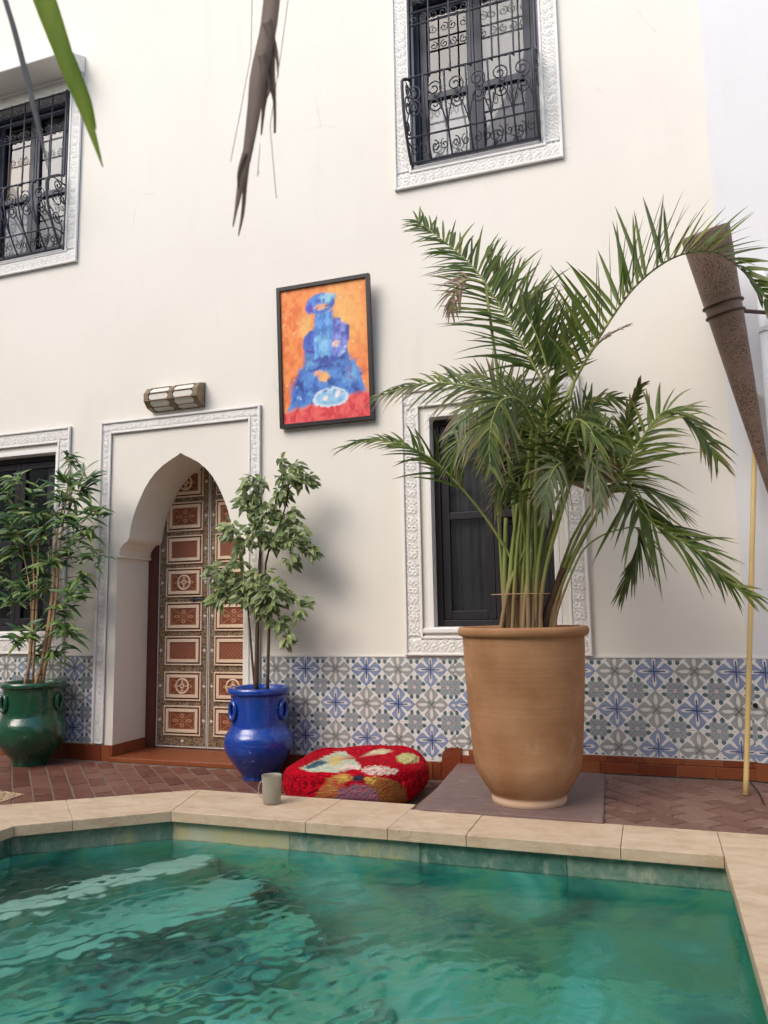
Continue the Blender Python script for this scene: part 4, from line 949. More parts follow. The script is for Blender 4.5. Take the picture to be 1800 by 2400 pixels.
prnd = random.Random(21)
def frond(conv, pts, N=(0, .4, 1), L=0.34, spread=1.0, lift=0.2, droop=0.25, n=34, t0=0.08, mat='palm_leaf', tip=0.12, a0=70, a1=22, Wd=0.0165, root=None, sides=(-1, 1), rr=0.0075, prof=None, Ls=(1, 1)):
    P_ = [W3(conv, *p) for p in pts]
    P_ = [np.array([p[0], min(p[1], -0.03), p[2]]) for p in P_]
    if root is None: root = (prnd.uniform(-.10, .10), prnd.uniform(-.09, .09))
    b0 = PLOC + np.array([root[0], root[1], -0.01]); first = P_[0]
    v1 = np.array([b0[0] + (first[0] - b0[0]) * .25, b0[1] + (first[1] - b0[1]) * .25, b0[2] + (first[2] - b0[2]) * .45])
    K = 8
    if first[2] - b0[2] > 0.15: path = catmull([b0, v1, first], 10)[:-1]
    else: path = []
    rach = catmull(P_, 40); full = path + rach
    rad = list(np.linspace(0.012 if path else rr, rr, max(len(path), 1)))[:len(path)] + list(np.linspace(rr, 0.0018, len(rach)))
    mb = MB().tube([p - PLOC for p in full], rad, 6); fr = mb.build('frond', M['petiole'], palm, smooth=True)
    Nv = N[0] * IR + N[1] * IU + N[2] * IV; Nv = Nv / np.linalg.norm(Nv)
    lb = LB(); cum = np.concatenate([[0], np.cumsum([np.linalg.norm(rach[i + 1] - rach[i]) for i in range(len(rach) - 1)])]); tot = cum[-1]
    n = int(n * .97)
    for sd in sides:
        for k in range(n):
            t = t0 + (1 - t0) * (k + prnd.uniform(-.25, .25)) / (n - 1); t = min(max(t, t0), 0.995); q = np.searchsorted(cum, t * tot) ; q = min(max(q, 1), len(rach) - 1)
            f_ = (t * tot - cum[q - 1]) / max(cum[q] - cum[q - 1], 1e-6); base = rach[q - 1] * (1 - f_) + rach[q] * f_; T = rach[q] - rach[q - 1]; T = T / np.linalg.norm(T)
            S = np.cross(T, Nv); S = S / max(np.linalg.norm(S), 1e-6); Nn_ = np.cross(S, T)
            an = R(a0 + (a1 - a0) * t + prnd.gauss(0, 8)); ll = L * Ls[0 if sd < 0 else 1] * (0.55 + 0.45 * math.sin(math.pi * min(1, t * 1.15 + .12))) * (1 - 0.45 * t ** 3) * prnd.uniform(.72, 1.12)
            if prnd.random() < .07: continue
            D_ = S * sd * math.sin(an) * spread + T * math.cos(an) + Nn_ * (lift + prnd.gauss(0, .16)) * math.sin(an)
            tp_ = tip * prnd.choice([0, 1, 1, 2.2]) 
            lb.blade(base - PLOC, D_, Nn_, ll, Wd * prnd.uniform(.8, 1.1), droop * prnd.uniform(.5, 1.4), 5, min(tp_, .9))
    o = link('leaflets', lb.mesh('leaflets', M[mat]), fr); o['kind'] = 'stuff'
    return fr
# upper crown
frond(z8, [(795, 850, 0), (700, 670, 0), (600, 500, .02), (520, 385, .05), (430, 300, .08), (295, 195, .12)], (.25, .15, 1), .50, 1, .1, .22, 78, .08, a0=56, a1=40, Wd=.0165, Ls=(.78, 1.0))
frond(z8, [(805, 850, .06), (745, 700, .1), (670, 560, .13), (610, 440, .15), (560, 330, .18)], (.25, .1, 1), .50, 1, .1, .12, 46, .10, a0=50, a1=30, Wd=.017, sides=(1,))
frond(z8, [(815, 860, -.04), (790, 730, -.06), (750, 620, -.08), (700, 520, -.1)], (.3, .1, 1), .42, .95, .15, .10, 26, .10, a0=42, a1=22, sides=(1,))
frond(z8, [(820, 860, .1), (870, 720, .14), (900, 600, .16), (920, 520, .18)], (.2, .1, 1), .26, .9, .2, .12, 22, .12, a0=46, a1=20)
frond(z8, [(870, 890, 0), (950, 740, 0), (1040, 590, 0), (1130, 465, .02), (1230, 375, .05), (1340, 322, .08), (1470, 325, .10), (1590, 420, .12), (1700, 570, .12)], (-.55, .8, .35), .47, .55, .85, .12, 46, .06, a0=66, a1=38, Wd=.026)
frond(z8, [(905, 820, -.02), (975, 700, -.05), (1040, 640, -.06), (1120, 600, -.07)], (-.3, .8, .5), .10, .9, .3, .2, 16, .55, 'palm_dry', .9, Wd=.012)
frond(z8, [(560, 440, -.03), (490, 425, -.06), (440, 465, -.08), (425, 540, -.08)], (-.3, .3, .9), .17, .9, .0, .5, 16, .3, 'palm_dry', .6, Wd=.014, root=(0, 0))
# left side
frond(z8, [(640, 1470, -.02), (550, 1335, -.05), (440, 1205, -.08), (335, 1110, -.1), (225, 1062, -.1), (120, 1048, -.1), (15, 1075, -.1)], (-.25, .75, .6), .30, .85, .35, .25, 34, .34, a0=62, a1=25, tip=.2)
frond(z8, [(740, 1020, -.05), (640, 890, -.1), (500, 840, -.12), (350, 825, -.12), (235, 845, -.12), (140, 880, -.1)], (-.1, .6, .8), .30, .9, .25, .45, 36, .15, 'palm_leaf', .45, a0=66, a1=24)
frond(z8, [(760, 980, .15), (650, 860, .25), (560, 800, .3), (440, 790, .33)], (.1, .3, 1), .30, 1, .2, .05, 30, .12, a0=70, a1=25, Wd=.012, tip=.3)
frond(z8, [(740, 1000, -.1), (660, 890, -.25), (560, 890, -.38), (490, 930, -.45), (440, 1010, -.5)], (-.1, .4, .9), .24, 1, .1, .5, 26, .1, 'palm_pale', .25, a0=66, a1=30, Wd=.017)
frond(z8, [(760, 1010, -.15), (700, 900, -.32), (630, 890, -.47), (590, 960, -.56), (575, 1060, -.6), (580, 1150, -.62)], (0, .25, 1), .30, 1, .05, .3, 32, .14, 'palm_leaf', .25, a0=58, a1=22, Wd=.017)
frond(z8, [(740, 1100, -.05), (660, 1010, -.12), (560, 990, -.18), (470, 1040, -.2), (430, 1130, -.2)], (-.1, .5, .8), .28, .9, .1, .6, 30, .1, 'palm_leaf', .15)
frond(z8, [(750, 1150, .05), (700, 1050, .1), (620, 980, .15), (520, 960, .2)], (0, .4, 1), .28, 1, .1, .4, 28, .1)
# centre bush
frond(z8, [(820, 1200, -.1), (850, 1060, -.18), (905, 970, -.3), (965, 1000, -.4), (1000, 1090, -.45)], (.1, .4, .9), .28, 1, .05, .6, 30, .1)
frond(z8, [(800, 1180, .1), (780, 1010, .28), (720, 870, .38), (630, 800, .45)], (0, .2, 1), .30, 1, .15, .25, 30, .1)
frond(z8, [(830, 1180, .1), (900, 980, .25), (990, 890, .35), (1080, 890, .42)], (0, .2, 1), .30, 1, .15, .3, 30, .1)
frond(z8, [(815, 1200, 0), (800, 1060, -.05), (800, 930, -.08), (830, 820, -.1)], (0, .1, 1), .26, 1, .2, .25, 28, .1)
frond(z8, [(800, 1220, .08), (720, 1120, .1), (640, 1080, .12), (560, 1120, .14)], (0, .3, 1), .26, 1, .1, .6, 26, .1)
frond(z8, [(860, 1260, -.08), (865, 1150, -.2), (835, 1150, -.3), (800, 1230, -.36), (790, 1330, -.38)], (0, .3, 1), .20, 1, 0, .6, 18, .2, 'palm_pale', .3, Wd=.018)
frond(z8, [(870, 1280, -.05), (900, 1160, -.12), (960, 1120, -.2), (1000, 1190, -.26), (1000, 1280, -.3)], (0, .3, 1), .22, 1, 0, .8, 26, .15, 'palm_pale', .5, Wd=.016)
frond(z8, [(700, 1330, -.1), (690, 1230, -.2), (640, 1210, -.28), (600, 1270, -.3)], (0, .3, 1), .20, 1, 0, .7, 22, .2, 'palm_leaf', .3, Wd=.016)
# right side
frond(z4, [(480, 1280, 0), (620, 1030, -.02), (770, 820, -.04), (880, 600, -.06), (1000, 420, -.07), (1100, 335, -.08), (1210, 375, -.08), (1330, 490, -.08), (1460, 690, -.08)], (-.1, .6, .7), .34, .95, .2, .35, 40, .36, tip=.3, a0=64, a1=24, root=(.13, .0))
frond(z4, [(420, 1250, .1), (560, 1000, .12), (700, 780, .12), (700, 580, .12), (640, 430, .12), (560, 350, .12)], (.1, .2, 1), .26, 1, .15, .25, 30, .36, a0=60, a1=25, root=(.11, .05))
frond(z4, [(500, 1150, .02), (640, 940, .02), (760, 790, 0), (790, 570, -.02), (830, 340, -.04), (900, 170, -.06)], (.4, .2, 1), .26, .9, .2, .3, 32, .34, a0=58, a1=22, tip=.35, root=(.12, .0))
frond(z4, [(400, 900, -.1), (480, 700, -.15), (560, 560, -.2), (660, 520, -.25), (760, 600, -.28)], (.1, .5, .9), .26, .9, .2, .45, 30, .1, root=(.08, -.05))
frond(z4, [(300, 850, .1), (380, 600, .15), (480, 420, .2), (560, 300, .22)], (.1, .2, 1), .26, 1, .15, .3, 28, .1)
frond(z4, [(350, 900, .0), (450, 760, -.02), (560, 690, -.05), (680, 720, -.08)], (.1, .5, .9), .20, 1, .1, .5, 24, .15, 'palm_dry', .6, Wd=.014)
frond(z4, [(400, 1540, 0), (500, 1330, 0), (630, 1225, 0), (770, 1178, 0), (880, 1170, -.02), (895, 1290, -.04), (850, 1430, -.05), (790, 1570, -.05)], (.6, .2, .8), .32, .95, .0, .25, 26, .60, tip=.05, a0=48, a1=15, Wd=.020, root=(.14, .0), rr=.0055)
frond(z4, [(620, 1040, .03), (790, 815, .02), (880, 1000, 0), (985, 1130, -.02), (1150, 1235, -.02), (1300, 1320, -.02), (1420, 1440, -.02), (1550, 1560, -.02), (1690, 1640, -.02)], (.3, .6, .7), .36, .95, .15, .20, 44, .24, tip=.05, a0=60, a1=26, Wd=.022, root=(.13, .03))
frond(z4, [(700, 900, .06), (800, 830, .06), (900, 880, .06), (1060, 960, .06), (1200, 1060, .06)], (.2, .8, .5), .28, .9, .2, .2, 22, .2, a0=45, a1=18, root=(.13, .03))
# canes and bare petioles
for (a0_, a1_, r_, mt) in (((0.02, -.03), (z8(765, 1250)), 0.026, 'cane_green'), ((-.035, .02), (z8(715, 1280)), 0.017, 'tan_cane'), ((.085, 0), (z4(370, 1450)), 0.022, 'bark'), ((-.085, .0), (z8(640, 1350)), 0.015, 'petiole'), ((.0, .05), (z8(800, 1200)), .017, 'cane_green'), ((-.06, -.05), (z8(690, 1300)), .011, 'petiole'), ((-.09, .04), (z8(600, 1250)), .010, 'petiole'), ((-.04, -.07), (z8(725, 1200)), .010, 'petiole'), ((.06, -.05), (z8(880, 1250)), .009, 'petiole')):
    top_ = py(*a1_, TP[1]) - PLOC; bs = np.array([a0_[0], a0_[1], -.01]); top_[1] += a0_[1]
    P_ = catmull([bs, bs * .5 + top_ * .5 + np.array([bs[0] - top_[0], 0, 0]) * .12, top_], 10)
    MB().tube(P_, list(np.linspace(r_, r_ * .62, 10)), 10).build('cane', M[mt], palm, smooth=True)
tie = MB().tube([(0.14 * math.cos(t) , 0.11 * math.sin(t), 0.20) for t in np.linspace(0, 6.2832, 30)], 0.0022, 4, caps=False).build('tie_string', M['tan_cane'], palm)

# ---- ficus
def leafy(name, label, cat, loc, clusters, conv, y0, mesh, mat, nper, spread_y, size, droopz, seed, ymax=-0.03):
    t = empty(name, loc); tag(t, label, cat); L0 = np.array(loc); rnd = random.Random(seed); leaves = []
    return t
ficus = empty('potted_ficus', (BP[0], BP[1], .50)); tag(ficus, 'small ficus tree with variegated leaves growing in the blue pot', 'plant')
FL = np.array(ficus.location); zf = zm(450, 1040, 2.731)
def place_leaves(parent, L0, rows, prof, Wd, mat, seed, mats_edge, single_n=300, droop=.25):
    """rows: (pos, dir, normal, length); first single_n become leaf objects sharing a few meshes"""
    protos = []; rnd = random.Random(seed)
    for k in range(6):
        lb = LB(); lb.blade((0, 0, 0), (1, 0, 0), (0, 0, 1), 1.0, Wd * rnd.uniform(.85, 1.15), 0.0, 6, 0, prof, .16, 0)
        # bend the proto and paint pale edges
        bend = rnd.uniform(.1, .35); lb.v = [(x, y, z - bend * x * x) for x, y, z in lb.v]
        if mats_edge: lb.c = [(.55 if i % 3 != 1 else .0) for i in range(len(lb.v))]
        protos.append(lb.mesh('leaf', M[mat]))
    rest = LB()
    order = sorted(rows, key=lambda r: r[0][1])
    for i, (p, d_, n_, L) in enumerate(order):
        d_ = d_ / np.linalg.norm(d_); sd = np.cross(n_, d_); sd = sd / max(np.linalg.norm(sd), 1e-6); up = np.cross(d_, sd)
        if i < single_n:
            o = bpy.data.objects.new('leaf', protos[i % 6]); COL.objects.link(o); o.parent = parent
            q = p - L0; o.matrix_local = Matrix(((d_[0] * L, sd[0] * L, up[0] * L, q[0]), (d_[1] * L, sd[1] * L, up[1] * L, q[1]), (d_[2] * L, sd[2] * L, up[2] * L, q[2]), (0, 0, 0, 1)))
        else: rest.blade(p - L0, d_, up, L, Wd * L, droop, 5, 0, prof, .16, .55 if mats_edge else 0)
    if rest.v: o = link('foliage', rest.mesh('foliage', M[mat]), parent); o['kind'] = 'stuff'
fr_ = random.Random(5)
CL = [(570, 115, 22, 7), (660, 150, 32, 10), (725, 235, 48, 20), (610, 225, 55, 24), (570, 320, 50, 20), (400, 270, 70, 34), (360, 380, 60, 26), (470, 440, 80, 40), (600, 480, 70, 32), (665, 590, 70, 34), (760, 690, 45, 18), (420, 570, 80, 40), (540, 620, 65, 30), (245, 555, 55, 22), (340, 640, 50, 18),
      (180, 840, 80, 36), (240, 930, 75, 34), (320, 890, 60, 26), (430, 880, 75, 36), (520, 950, 75, 36), (470, 1050, 65, 28), (600, 975, 45, 14), (700, 1000, 36, 9), (560, 1150, 45, 18), (610, 1235, 32, 11), (160, 1000, 35, 12), (680, 1085, 24, 6), (630, 740, 36, 11), (300, 760, 40, 12), (350, 990, 50, 20)]
rows = []
trunk_x = lambda z: BP[0]
for (a, b, r_, n) in CL:
    c = py(*zf(a, b), BP[1] + fr_.uniform(-.05, .03)); rr = r_ / 2.731 / FPX * 4.7
    for k in range(int(n * 2.1)):
        v_ = np.array([fr_.gauss(0, 1), fr_.gauss(0, 1), fr_.gauss(0, 1)]); v_ /= np.linalg.norm(v_); v_ *= rr * fr_.random() ** .42 * 1.12
        p = c + v_ * np.array([1, 1.0, 1]); p[1] = min(p[1], -.05)
        out = v_ / max(np.linalg.norm(v_), 1e-6); dr = np.array([(p[0] - BP[0]) * 2.2 + out[0] * .6 + fr_.gauss(0, .35), out[1] * .6 - .25 + fr_.gauss(0, .35), -.25 + fr_.gauss(0, .4)])
        nn_ = np.array([.3 + fr_.gauss(0, .4), -1.0 + fr_.gauss(0, .4), .55]); rows.append((p, dr, nn_, fr_.uniform(.038, .072)))
place_leaves(ficus, FL, rows, lambda t: 1.05 * math.sin(math.pi * min(1, t * .92 + .05)) ** .9 * (1 - .35 * t), .52, 'ficus_leaf', 3, True)
def stem(parent, L0, pts, r0, r1, mat, nm='trunk', n=8):
    P_ = catmull(pts, 16); MB().tube([p - L0 for p in P_], list(np.linspace(r0, r1, 16)), n).build(nm, M[mat], parent, smooth=True)
def fp(a, b, dy=0.0): return py(*zf(a, b), BP[1] + dy)
S0 = lambda dx, dy: np.array([BP[0] + dx, BP[1] + dy, .49])
stem(ficus, FL, [S0(-.02, 0), fp(415, 1350), fp(420, 1100), fp(430, 800), fp(445, 600), fp(450, 420), fp(420, 280)], .0155, .004, 'bark')
stem(ficus, FL, [S0(.045, .02), fp(488, 1350, .02), fp(492, 1150, .02), fp(470, 900, .02), fp(480, 720, .02), fp(560, 520), fp(620, 300), fp(580, 130)], .011, .003, 'bark')
stem(ficus, FL, [S0(-.035, .02), fp(385, 1380, .02), fp(366, 1150, .03), fp(340, 980, .02), fp(240, 900)], .009, .003, 'bark')
for q in ([(430, 820), (330, 880), (190, 860)], [(440, 640), (350, 620), (240, 560)], [(445, 560), (580, 590), (760, 690)], [(450, 900), (540, 960), (690, 1010)], [(480, 980), (560, 1120), (610, 1240)], [(600, 320), (680, 230), (740, 240)], [(430, 420), (390, 340), (400, 270)]):
    stem(ficus, FL, [fp(*c) for c in q], .005, .0018, 'bark', 'branch', 5)

# ---- bamboo like plant in the green pot
bam = empty('potted_bamboo', (GP[0], GP[1], .50)); tag(bam, 'bamboo like plant with tan canes and narrow leaves growing in the green pot', 'plant')
BL = np.array(bam.location); zb_ = zm(0, 1050, 3.75); br_ = random.Random(9)
def bp_(a, b, dy=0.0): return py(*zb_(a, b), GP[1] + dy)
TU = [(130, 280, 12), (60, 420, 8), (620, 110, 11), (600, 300, 12), (760, 270, 12), (540, 450, 11), (830, 560, 10), (650, 480, 8), (200, 540, 12), (110, 640, 11), (250, 770, 13), (90, 760, 10), (780, 760, 10), (690, 700, 10), (560, 620, 11), (850, 960, 8), (250, 930, 13), (150, 890, 11), (600, 940, 10), (340, 1100, 13), (200, 1180, 12), (730, 1130, 9), (690, 1250, 10), (610, 1300, 8), (100, 1340, 10), (250, 1280, 11), (540, 1420, 9), (560, 1560, 9), (610, 1640, 8), (170, 1690, 8), (260, 1640, 9), (340, 1820, 8), (510, 1800, 8), (400, 740, 12), (330, 630, 10), (440, 980, 11), (380, 1250, 9), (60, 980, 9), (30, 600, 8), (440, 600, 9), (700, 380, 9), (300, 400, 7), (640, 820, 8), (20, 1180, 9)]
rows = []; tw = []
for (a, b, n) in TU:
    dy = br_.uniform(-.09, .09); c = bp_(a, b, dy); c[1] = min(c[1], -.05); tw.append(c)
    ax = np.array([(c[0] - GP[0]) * 1.2, -.2 + br_.gauss(0, .3), .25])
    for k in range(int(n * 2.5)):
        an = br_.uniform(0, 6.283); el = br_.uniform(-.5, .9); d_ = np.array([math.cos(an) * math.cos(el), math.sin(an) * math.cos(el) * .8 - .15, math.sin(el) * .8 - .05]) + ax * .5
        rows.append((c + np.array([br_.gauss(0, .022), br_.gauss(0, .022), br_.gauss(0, .026)]), d_, np.array([br_.gauss(0, .4) + .2, br_.gauss(0, .3) - .8, .8]), br_.uniform(.085, .145)))
place_leaves(bam, BL, rows, lambda t: math.sin(math.pi * min(1, t * .93 + .05)) ** .8 * (1 - .3 * t), .215, 'bamboo_leaf', 4, False, droop=.5)
G0 = lambda dx, dy: np.array([GP[0] + dx, GP[1] + dy, .49])
CAN = [(G0(-.055, -.02), [(270, 1800), (290, 1500), (300, 1200), (280, 900), (200, 560)], .011), (G0(-.035, .03), [(300, 1800), (320, 1450), (330, 1100), (340, 700), (330, 600)], .009), (G0(.03, -.02), [(390, 1800), (440, 1480), (480, 1100), (500, 760), (600, 320)], .0125),
       (G0(.05, .02), [(420, 1800), (470, 1500), (505, 1200), (520, 900), (560, 620), (620, 130)], .012), (G0(.015, .05), [(370, 1850), (420, 1550), (450, 1300), (470, 1100), (440, 900), (400, 740)], .008), (G0(-.045, .0), [(255, 1850), (275, 1600), (270, 1300), (220, 1000), (130, 640)], .008)]
cand = []
for b0, q, r_ in CAN:
    pts = [b0] + [bp_(*c) for c in q]; stem(bam, BL, pts, r_, r_ * .35, 'tan_cane', 'cane'); cand += [(p) for p in catmull(pts, 30)]
for c in tw:
    j = min(range(len(cand)), key=lambda i: np.linalg.norm(cand[i] - c) + max(0, cand[i][2] - c[2]) * 2)
    if np.linalg.norm(cand[j] - c) > .03: stem(bam, BL, [cand[j], (cand[j] + c) / 2 + np.array([0, 0, .01]), c], .0035, .0015, 'bark', 'twig', 5)

# ================================================================ POUF, CUP
def pouf():
    cx, cy, a, b_, h_ = -1.535, -0.46, 0.365, 0.36, 0.203
    t = tag(bpy.data.objects.new('floor_cushion', None), 'plump red patchwork floor cushion beside the blue pot', 'cushion'); COL.objects.link(t); t.location = (cx, cy, 0)
    nu, nv = 200, 110; vs = []; rg = np.random.default_rng(3)
    def sp(v_, e): return math.copysign(abs(v_) ** e, v_)
    for j in range(nv + 1):
        ph = -math.pi / 2 + math.pi * j / nv
        for i in range(nu):
            th = 2 * math.pi * i / nu; k = sp(math.cos(ph), .34); x = a * k * sp(math.cos(th), .72); y = b_ * k * sp(math.sin(th), .72); z = h_ / 2 + h_ / 2 * sp(math.sin(ph), .50)
            s_ = 1 + .02 * math.sin(3 * th + 1) + .012 * math.sin(7 * th + 2); sag = -.030 * math.exp(-((x / .2) ** 2 + (y / .15) ** 2)) * (z > h_ / 2) + .012 * math.sin(4 * th + z * 20) * (abs(z - h_ / 2) < h_ * .45)
            vs.append((x * s_, y * s_, max(0.0, z + sag + (.012 * math.sin(x * 9 + 1) if z > h_ * .6 else 0))))
    fs = [(j * nu + i, j * nu + (i + 1) % nu, (j + 1) * nu + (i + 1) % nu, (j + 1) * nu + i) for j in range(nv) for i in range(nu)]
    me = bpy.data.meshes.new('cover'); me.from_pydata(vs, [], fs)
    V = np.array(vs); col = np.zeros((len(vs), 3))
    pxs = np.array([to_px((x + cx, y + cy, z)) for x, y, z in vs]); A_ = (pxs[:, 0] - 600) * 3.318; B_ = (pxs[:, 1] - 1500) * 3.318
    nz = rg.normal(size=len(vs)); A_ = A_ + 6 * nz; B_ = B_ + 4 * rg.normal(size=len(vs))
    red = np.array((0.38, 0.002, 0.012)); col[:] = red * (1 + .45 * rg.normal(size=(len(vs), 1))).clip(.35, 1.7)
    def poly(pts):
        ins = np.zeros(len(vs), bool); n = len(pts)
        for i in range(n):
            (xa, ya), (xb, yb) = pts[i], pts[(i + 1) % n]; c = ((ya > B_) != (yb > B_)) & (A_ < (xb - xa) * (B_ - ya) / (yb - ya + 1e-9) + xa); ins ^= c
        return ins
    def paint(pts, c1, c2, f=.5):
        mk = poly(pts); k = (np.sin(A_ * .10 + 3 * np.sin(B_ * .08)) + np.sin(B_ * .19 + 2 * np.sin(A_ * .06)) + .7 * rg.normal(size=len(vs))) < (f - .5) * 4 + .2; col[mk & k] = c1; col[mk & ~k] = c2
    front = V[:, 1] < .15
    paint([(330, 1000), (620, 870), (690, 865), (820, 975), (640, 1030), (420, 1025)], (0.50, 0.50, 0.36), (0.34, 0.42, 0.34))
    paint([(560, 920), (640, 880), (660, 960), (590, 990)], (0.62, 0.46, 0.14), (0.5, 0.4, 0.2)); paint([(370, 990), (500, 930), (560, 950), (480, 990), (400, 1000)], (0.035, 0.08, 0.11), (0.10, 0.17, 0.19), .7)
    paint([(640, 1000), (700, 960), (830, 985), (800, 1010)], (0.66, 0.40, 0.36), (0.62, 0.56, 0.46))
    paint([(870, 868), (980, 845), (1060, 862), (1000, 885), (900, 885)], (0.62, 0.56, 0.40), (0.55, 0.45, 0.25))
    paint([(1090, 900), (1180, 875), (1270, 905), (1260, 950), (1160, 965), (1100, 935)], (0.60, 0.50, 0.28), (0.36, 0.40, 0.10), .5)
    paint([(820, 985), (960, 975), (1120, 1010), (1080, 1045), (900, 1055), (830, 1030)], (0.62, 0.52, 0.44), (0.45, 0.14, 0.12), .6)
    paint([(470, 1200), (560, 1075), (680, 1030), (760, 1060), (700, 1120), (640, 1210), (560, 1300), (440, 1300)], (0.46, 0.20, 0.06), (0.42, 0.06, 0.04), .6)
    paint([(620, 1060), (720, 1045), (730, 1090), (650, 1120)], (0.55, 0.38, 0.07), (0.5, 0.2, 0.08))
    paint([(830, 1090), (950, 1060), (1080, 1090), (1160, 1160), (1190, 1300), (960, 1300), (900, 1170)], (0.30, 0.13, 0.035), (0.34, 0.06, 0.03), .7)
    paint([(840, 1070), (930, 1060), (930, 1120), (860, 1120)], (0.52, 0.36, 0.07), (0.4, 0.16, 0.06))
    paint([(640, 1170), (760, 1115), (880, 1130), (960, 1210), (960, 1320), (580, 1320)], (0.22, 0.13, 0.17), (0.38, 0.10, 0.14), .6)
    paint([(735, 1065), (790, 1045), (850, 1070), (800, 1110), (760, 1100)], (0.03, 0.025, 0.05), (0.12, 0.02, 0.04), .8)
    bk = V[:, 1] > .30; col[bk] = red
    ca = me.color_attributes.new('Col', 'FLOAT_COLOR', 'POINT'); q = np.ones((len(vs), 4)); q[:, :3] = col.clip(0, 1); ca.data.foreach_set('color', q.ravel())
    m = Mat('woven_wool', 0.95, 0.1); m.color(m.attr('Col')); co = m.co('Object'); m.bump(m.noise(co, 110, 3, .7) + m.voro(co, 85) * .8, .8, .008)
    me.materials.append(m.m); me.polygons.foreach_set('use_smooth', [True] * len(me.polygons))
    link('cover', me, t)
pouf()

def cup():
    p = pz(632, 1886, CT); t = empty('glass_mug', (p[0], p[1] + .02, CT)); tag(t, 'cloudy grey glass mug standing on the travertine coping', 'mug')
    m = Mat('frosted_glass', 0.28, 0.5); m.b.inputs['Transmission Weight'].default_value = .6; m.color((0.62, 0.59, 0.48))
    pr = smooth_prof([(0.037, 0.0), (0.047, 0.004), (0.052, 0.018), (0.054, 0.05), (0.055, 0.10), (0.058, 0.135), (0.060, 0.142)], 4)
    t.scale = (.80, .80, .90)
    MB().lathe(pr + [(0.057, 0.143), (0.054, 0.135), (0.050, 0.02), (0.02, 0.012), (0.002, 0.012)], 36).build('body', m.m, t, smooth=True)
    ang = R(200); dx, dyy = math.cos(ang), math.sin(ang)
    MB().tube([((0.052 + .024 * math.sin(q)) * dx, (0.052 + .024 * math.sin(q)) * dyy, 0.072 - .042 * math.cos(q)) for q in np.linspace(0, 3.1416, 14)], .003, 7).build('handle', m.m, t, smooth=True)
cup()

# ================================================================ TORCH, POLE, PIPE
def torch():
    tl, tr_, tip = py(1594, 512, -.40), py(1706, 552, -.40), py(1812, 1185, -.20)
    top = (tl + tr_) / 2; ax = top - tip; Ln = np.linalg.norm(ax); ax /= Ln; rt_ = 0.118
    t = empty('perforated_torch', tuple(tip)); tag(t, 'tall brown perforated metal torch cone held off the white return wall', 'torch')
    u = np.cross(ax, [0, 0, 1.]); u /= np.linalg.norm(u); v_ = np.cross(ax, u)
    m = Mat('perforated_copper', 0.5, 0.4); m.b.inputs['Metallic'].default_value = .2
    att = m.nt.nodes.new('ShaderNodeAttribute'); att.attribute_name = 'Col'; sep = m.nt.nodes.new('ShaderNodeSeparateColor'); m.nt.links.new(att.outputs['Color'], sep.inputs[0])
    s_, z_ = X(m.nt, sep.outputs[0]), X(m.nt, sep.outputs[1])
    hole = m.voro(m.co('Object'), 130).lt(.36, .12)
    zone = m.noise(m.co('Object'), 7, 3); bandz = ((z_ - .70).abs()).lt(.035, .01)
    hole = hole * (1.0 - bandz) * ((zone - .36) * 6)._m('MULTIPLY', 1.0, clamp=True)
    base = m.mix(m.noise(m.co('Object'), 12, 4), (0.12, 0.073, 0.050), (0.24, 0.16, 0.115))
    m.color(m.mix(hole, base, (0.02, 0.012, 0.010))); m.bump(hole * -1.0, .6, .004)
    nu, nv = 40, 60; vs = []; cc = []
    for j in range(nv + 1):
        q = j / nv; r_ = .004 + (rt_ - .004) * q ** .92
        for i in range(nu):
            th = 6.2832 * i / nu; cut = 0.10 * Ln * (q ** 10) * (0.5 + .5 * math.cos(th - 2.2)) * .35
            p = ax * (Ln * q - cut) + r_ * (math.cos(th) * u + math.sin(th) * v_); vs.append(tuple(p)); cc += [i / nu, q, 0, 1]
    fs = [(j * nu + i, j * nu + (i + 1) % nu, (j + 1) * nu + (i + 1) % nu, (j + 1) * nu + i) for j in range(nv) for i in range(nu)]
    me = bpy.data.meshes.new('cone'); me.from_pydata(vs, [], fs); me.materials.append(m.m); me.polygons.foreach_set('use_smooth', [True] * len(fs))
    ca = me.color_attributes.new('Col', 'FLOAT_COLOR', 'POINT'); ca.data.foreach_set('color', cc)
    o = link('cone', me, t); sm = o.modifiers.new('shell', 'SOLIDIFY'); sm.thickness = .002
    m2 = Mat('rusty_iron', .6, .3); m2.color((0.075, 0.045, 0.035)); RI = m2.m
    q0 = .70
    for dq in (-.018, .018):
        q = q0 + dq; r_ = .004 + (rt_ - .004) * q ** .92 + .005
        MB().tube([tuple(ax * Ln * q + r_ * (math.cos(th) * u + math.sin(th) * v_)) for th in np.linspace(0, 6.2832, 37)], .0065, 6, caps=False).build('ring', RI, t, smooth=True)
    c = ax * Ln * q0; w0 = np.array(fac(.35, .0, 2.5)); a0 = np.array(tip) + c
    s_w = 0.30; wp = np.array(fac(s_w, 0.001, a0[2] + .02)); MB().tube([tuple(c + (wp - a0) * .3 / np.linalg.norm(wp - a0) * .25), tuple(wp - tip)], .011, 8).build('bracket_arm', RI, t)
    wp2 = np.array(fac(.30, .001, a0[2] + .02)); MB().tube([tuple(wp2 - tip + np.array([0, 0, .07])), tuple(wp2 - tip - np.array([0, 0, .16]))], .009, 8).build('bracket_plate', RI, t)
    kn = np.array(py(1783, 1035, -.2)); wl = np.array(fac(.12, .0, kn[2])); MB().tube([tuple(kn - tip), tuple(wl - tip)], .013, 8).build('lower_stud', M['iron'], t)
torch()
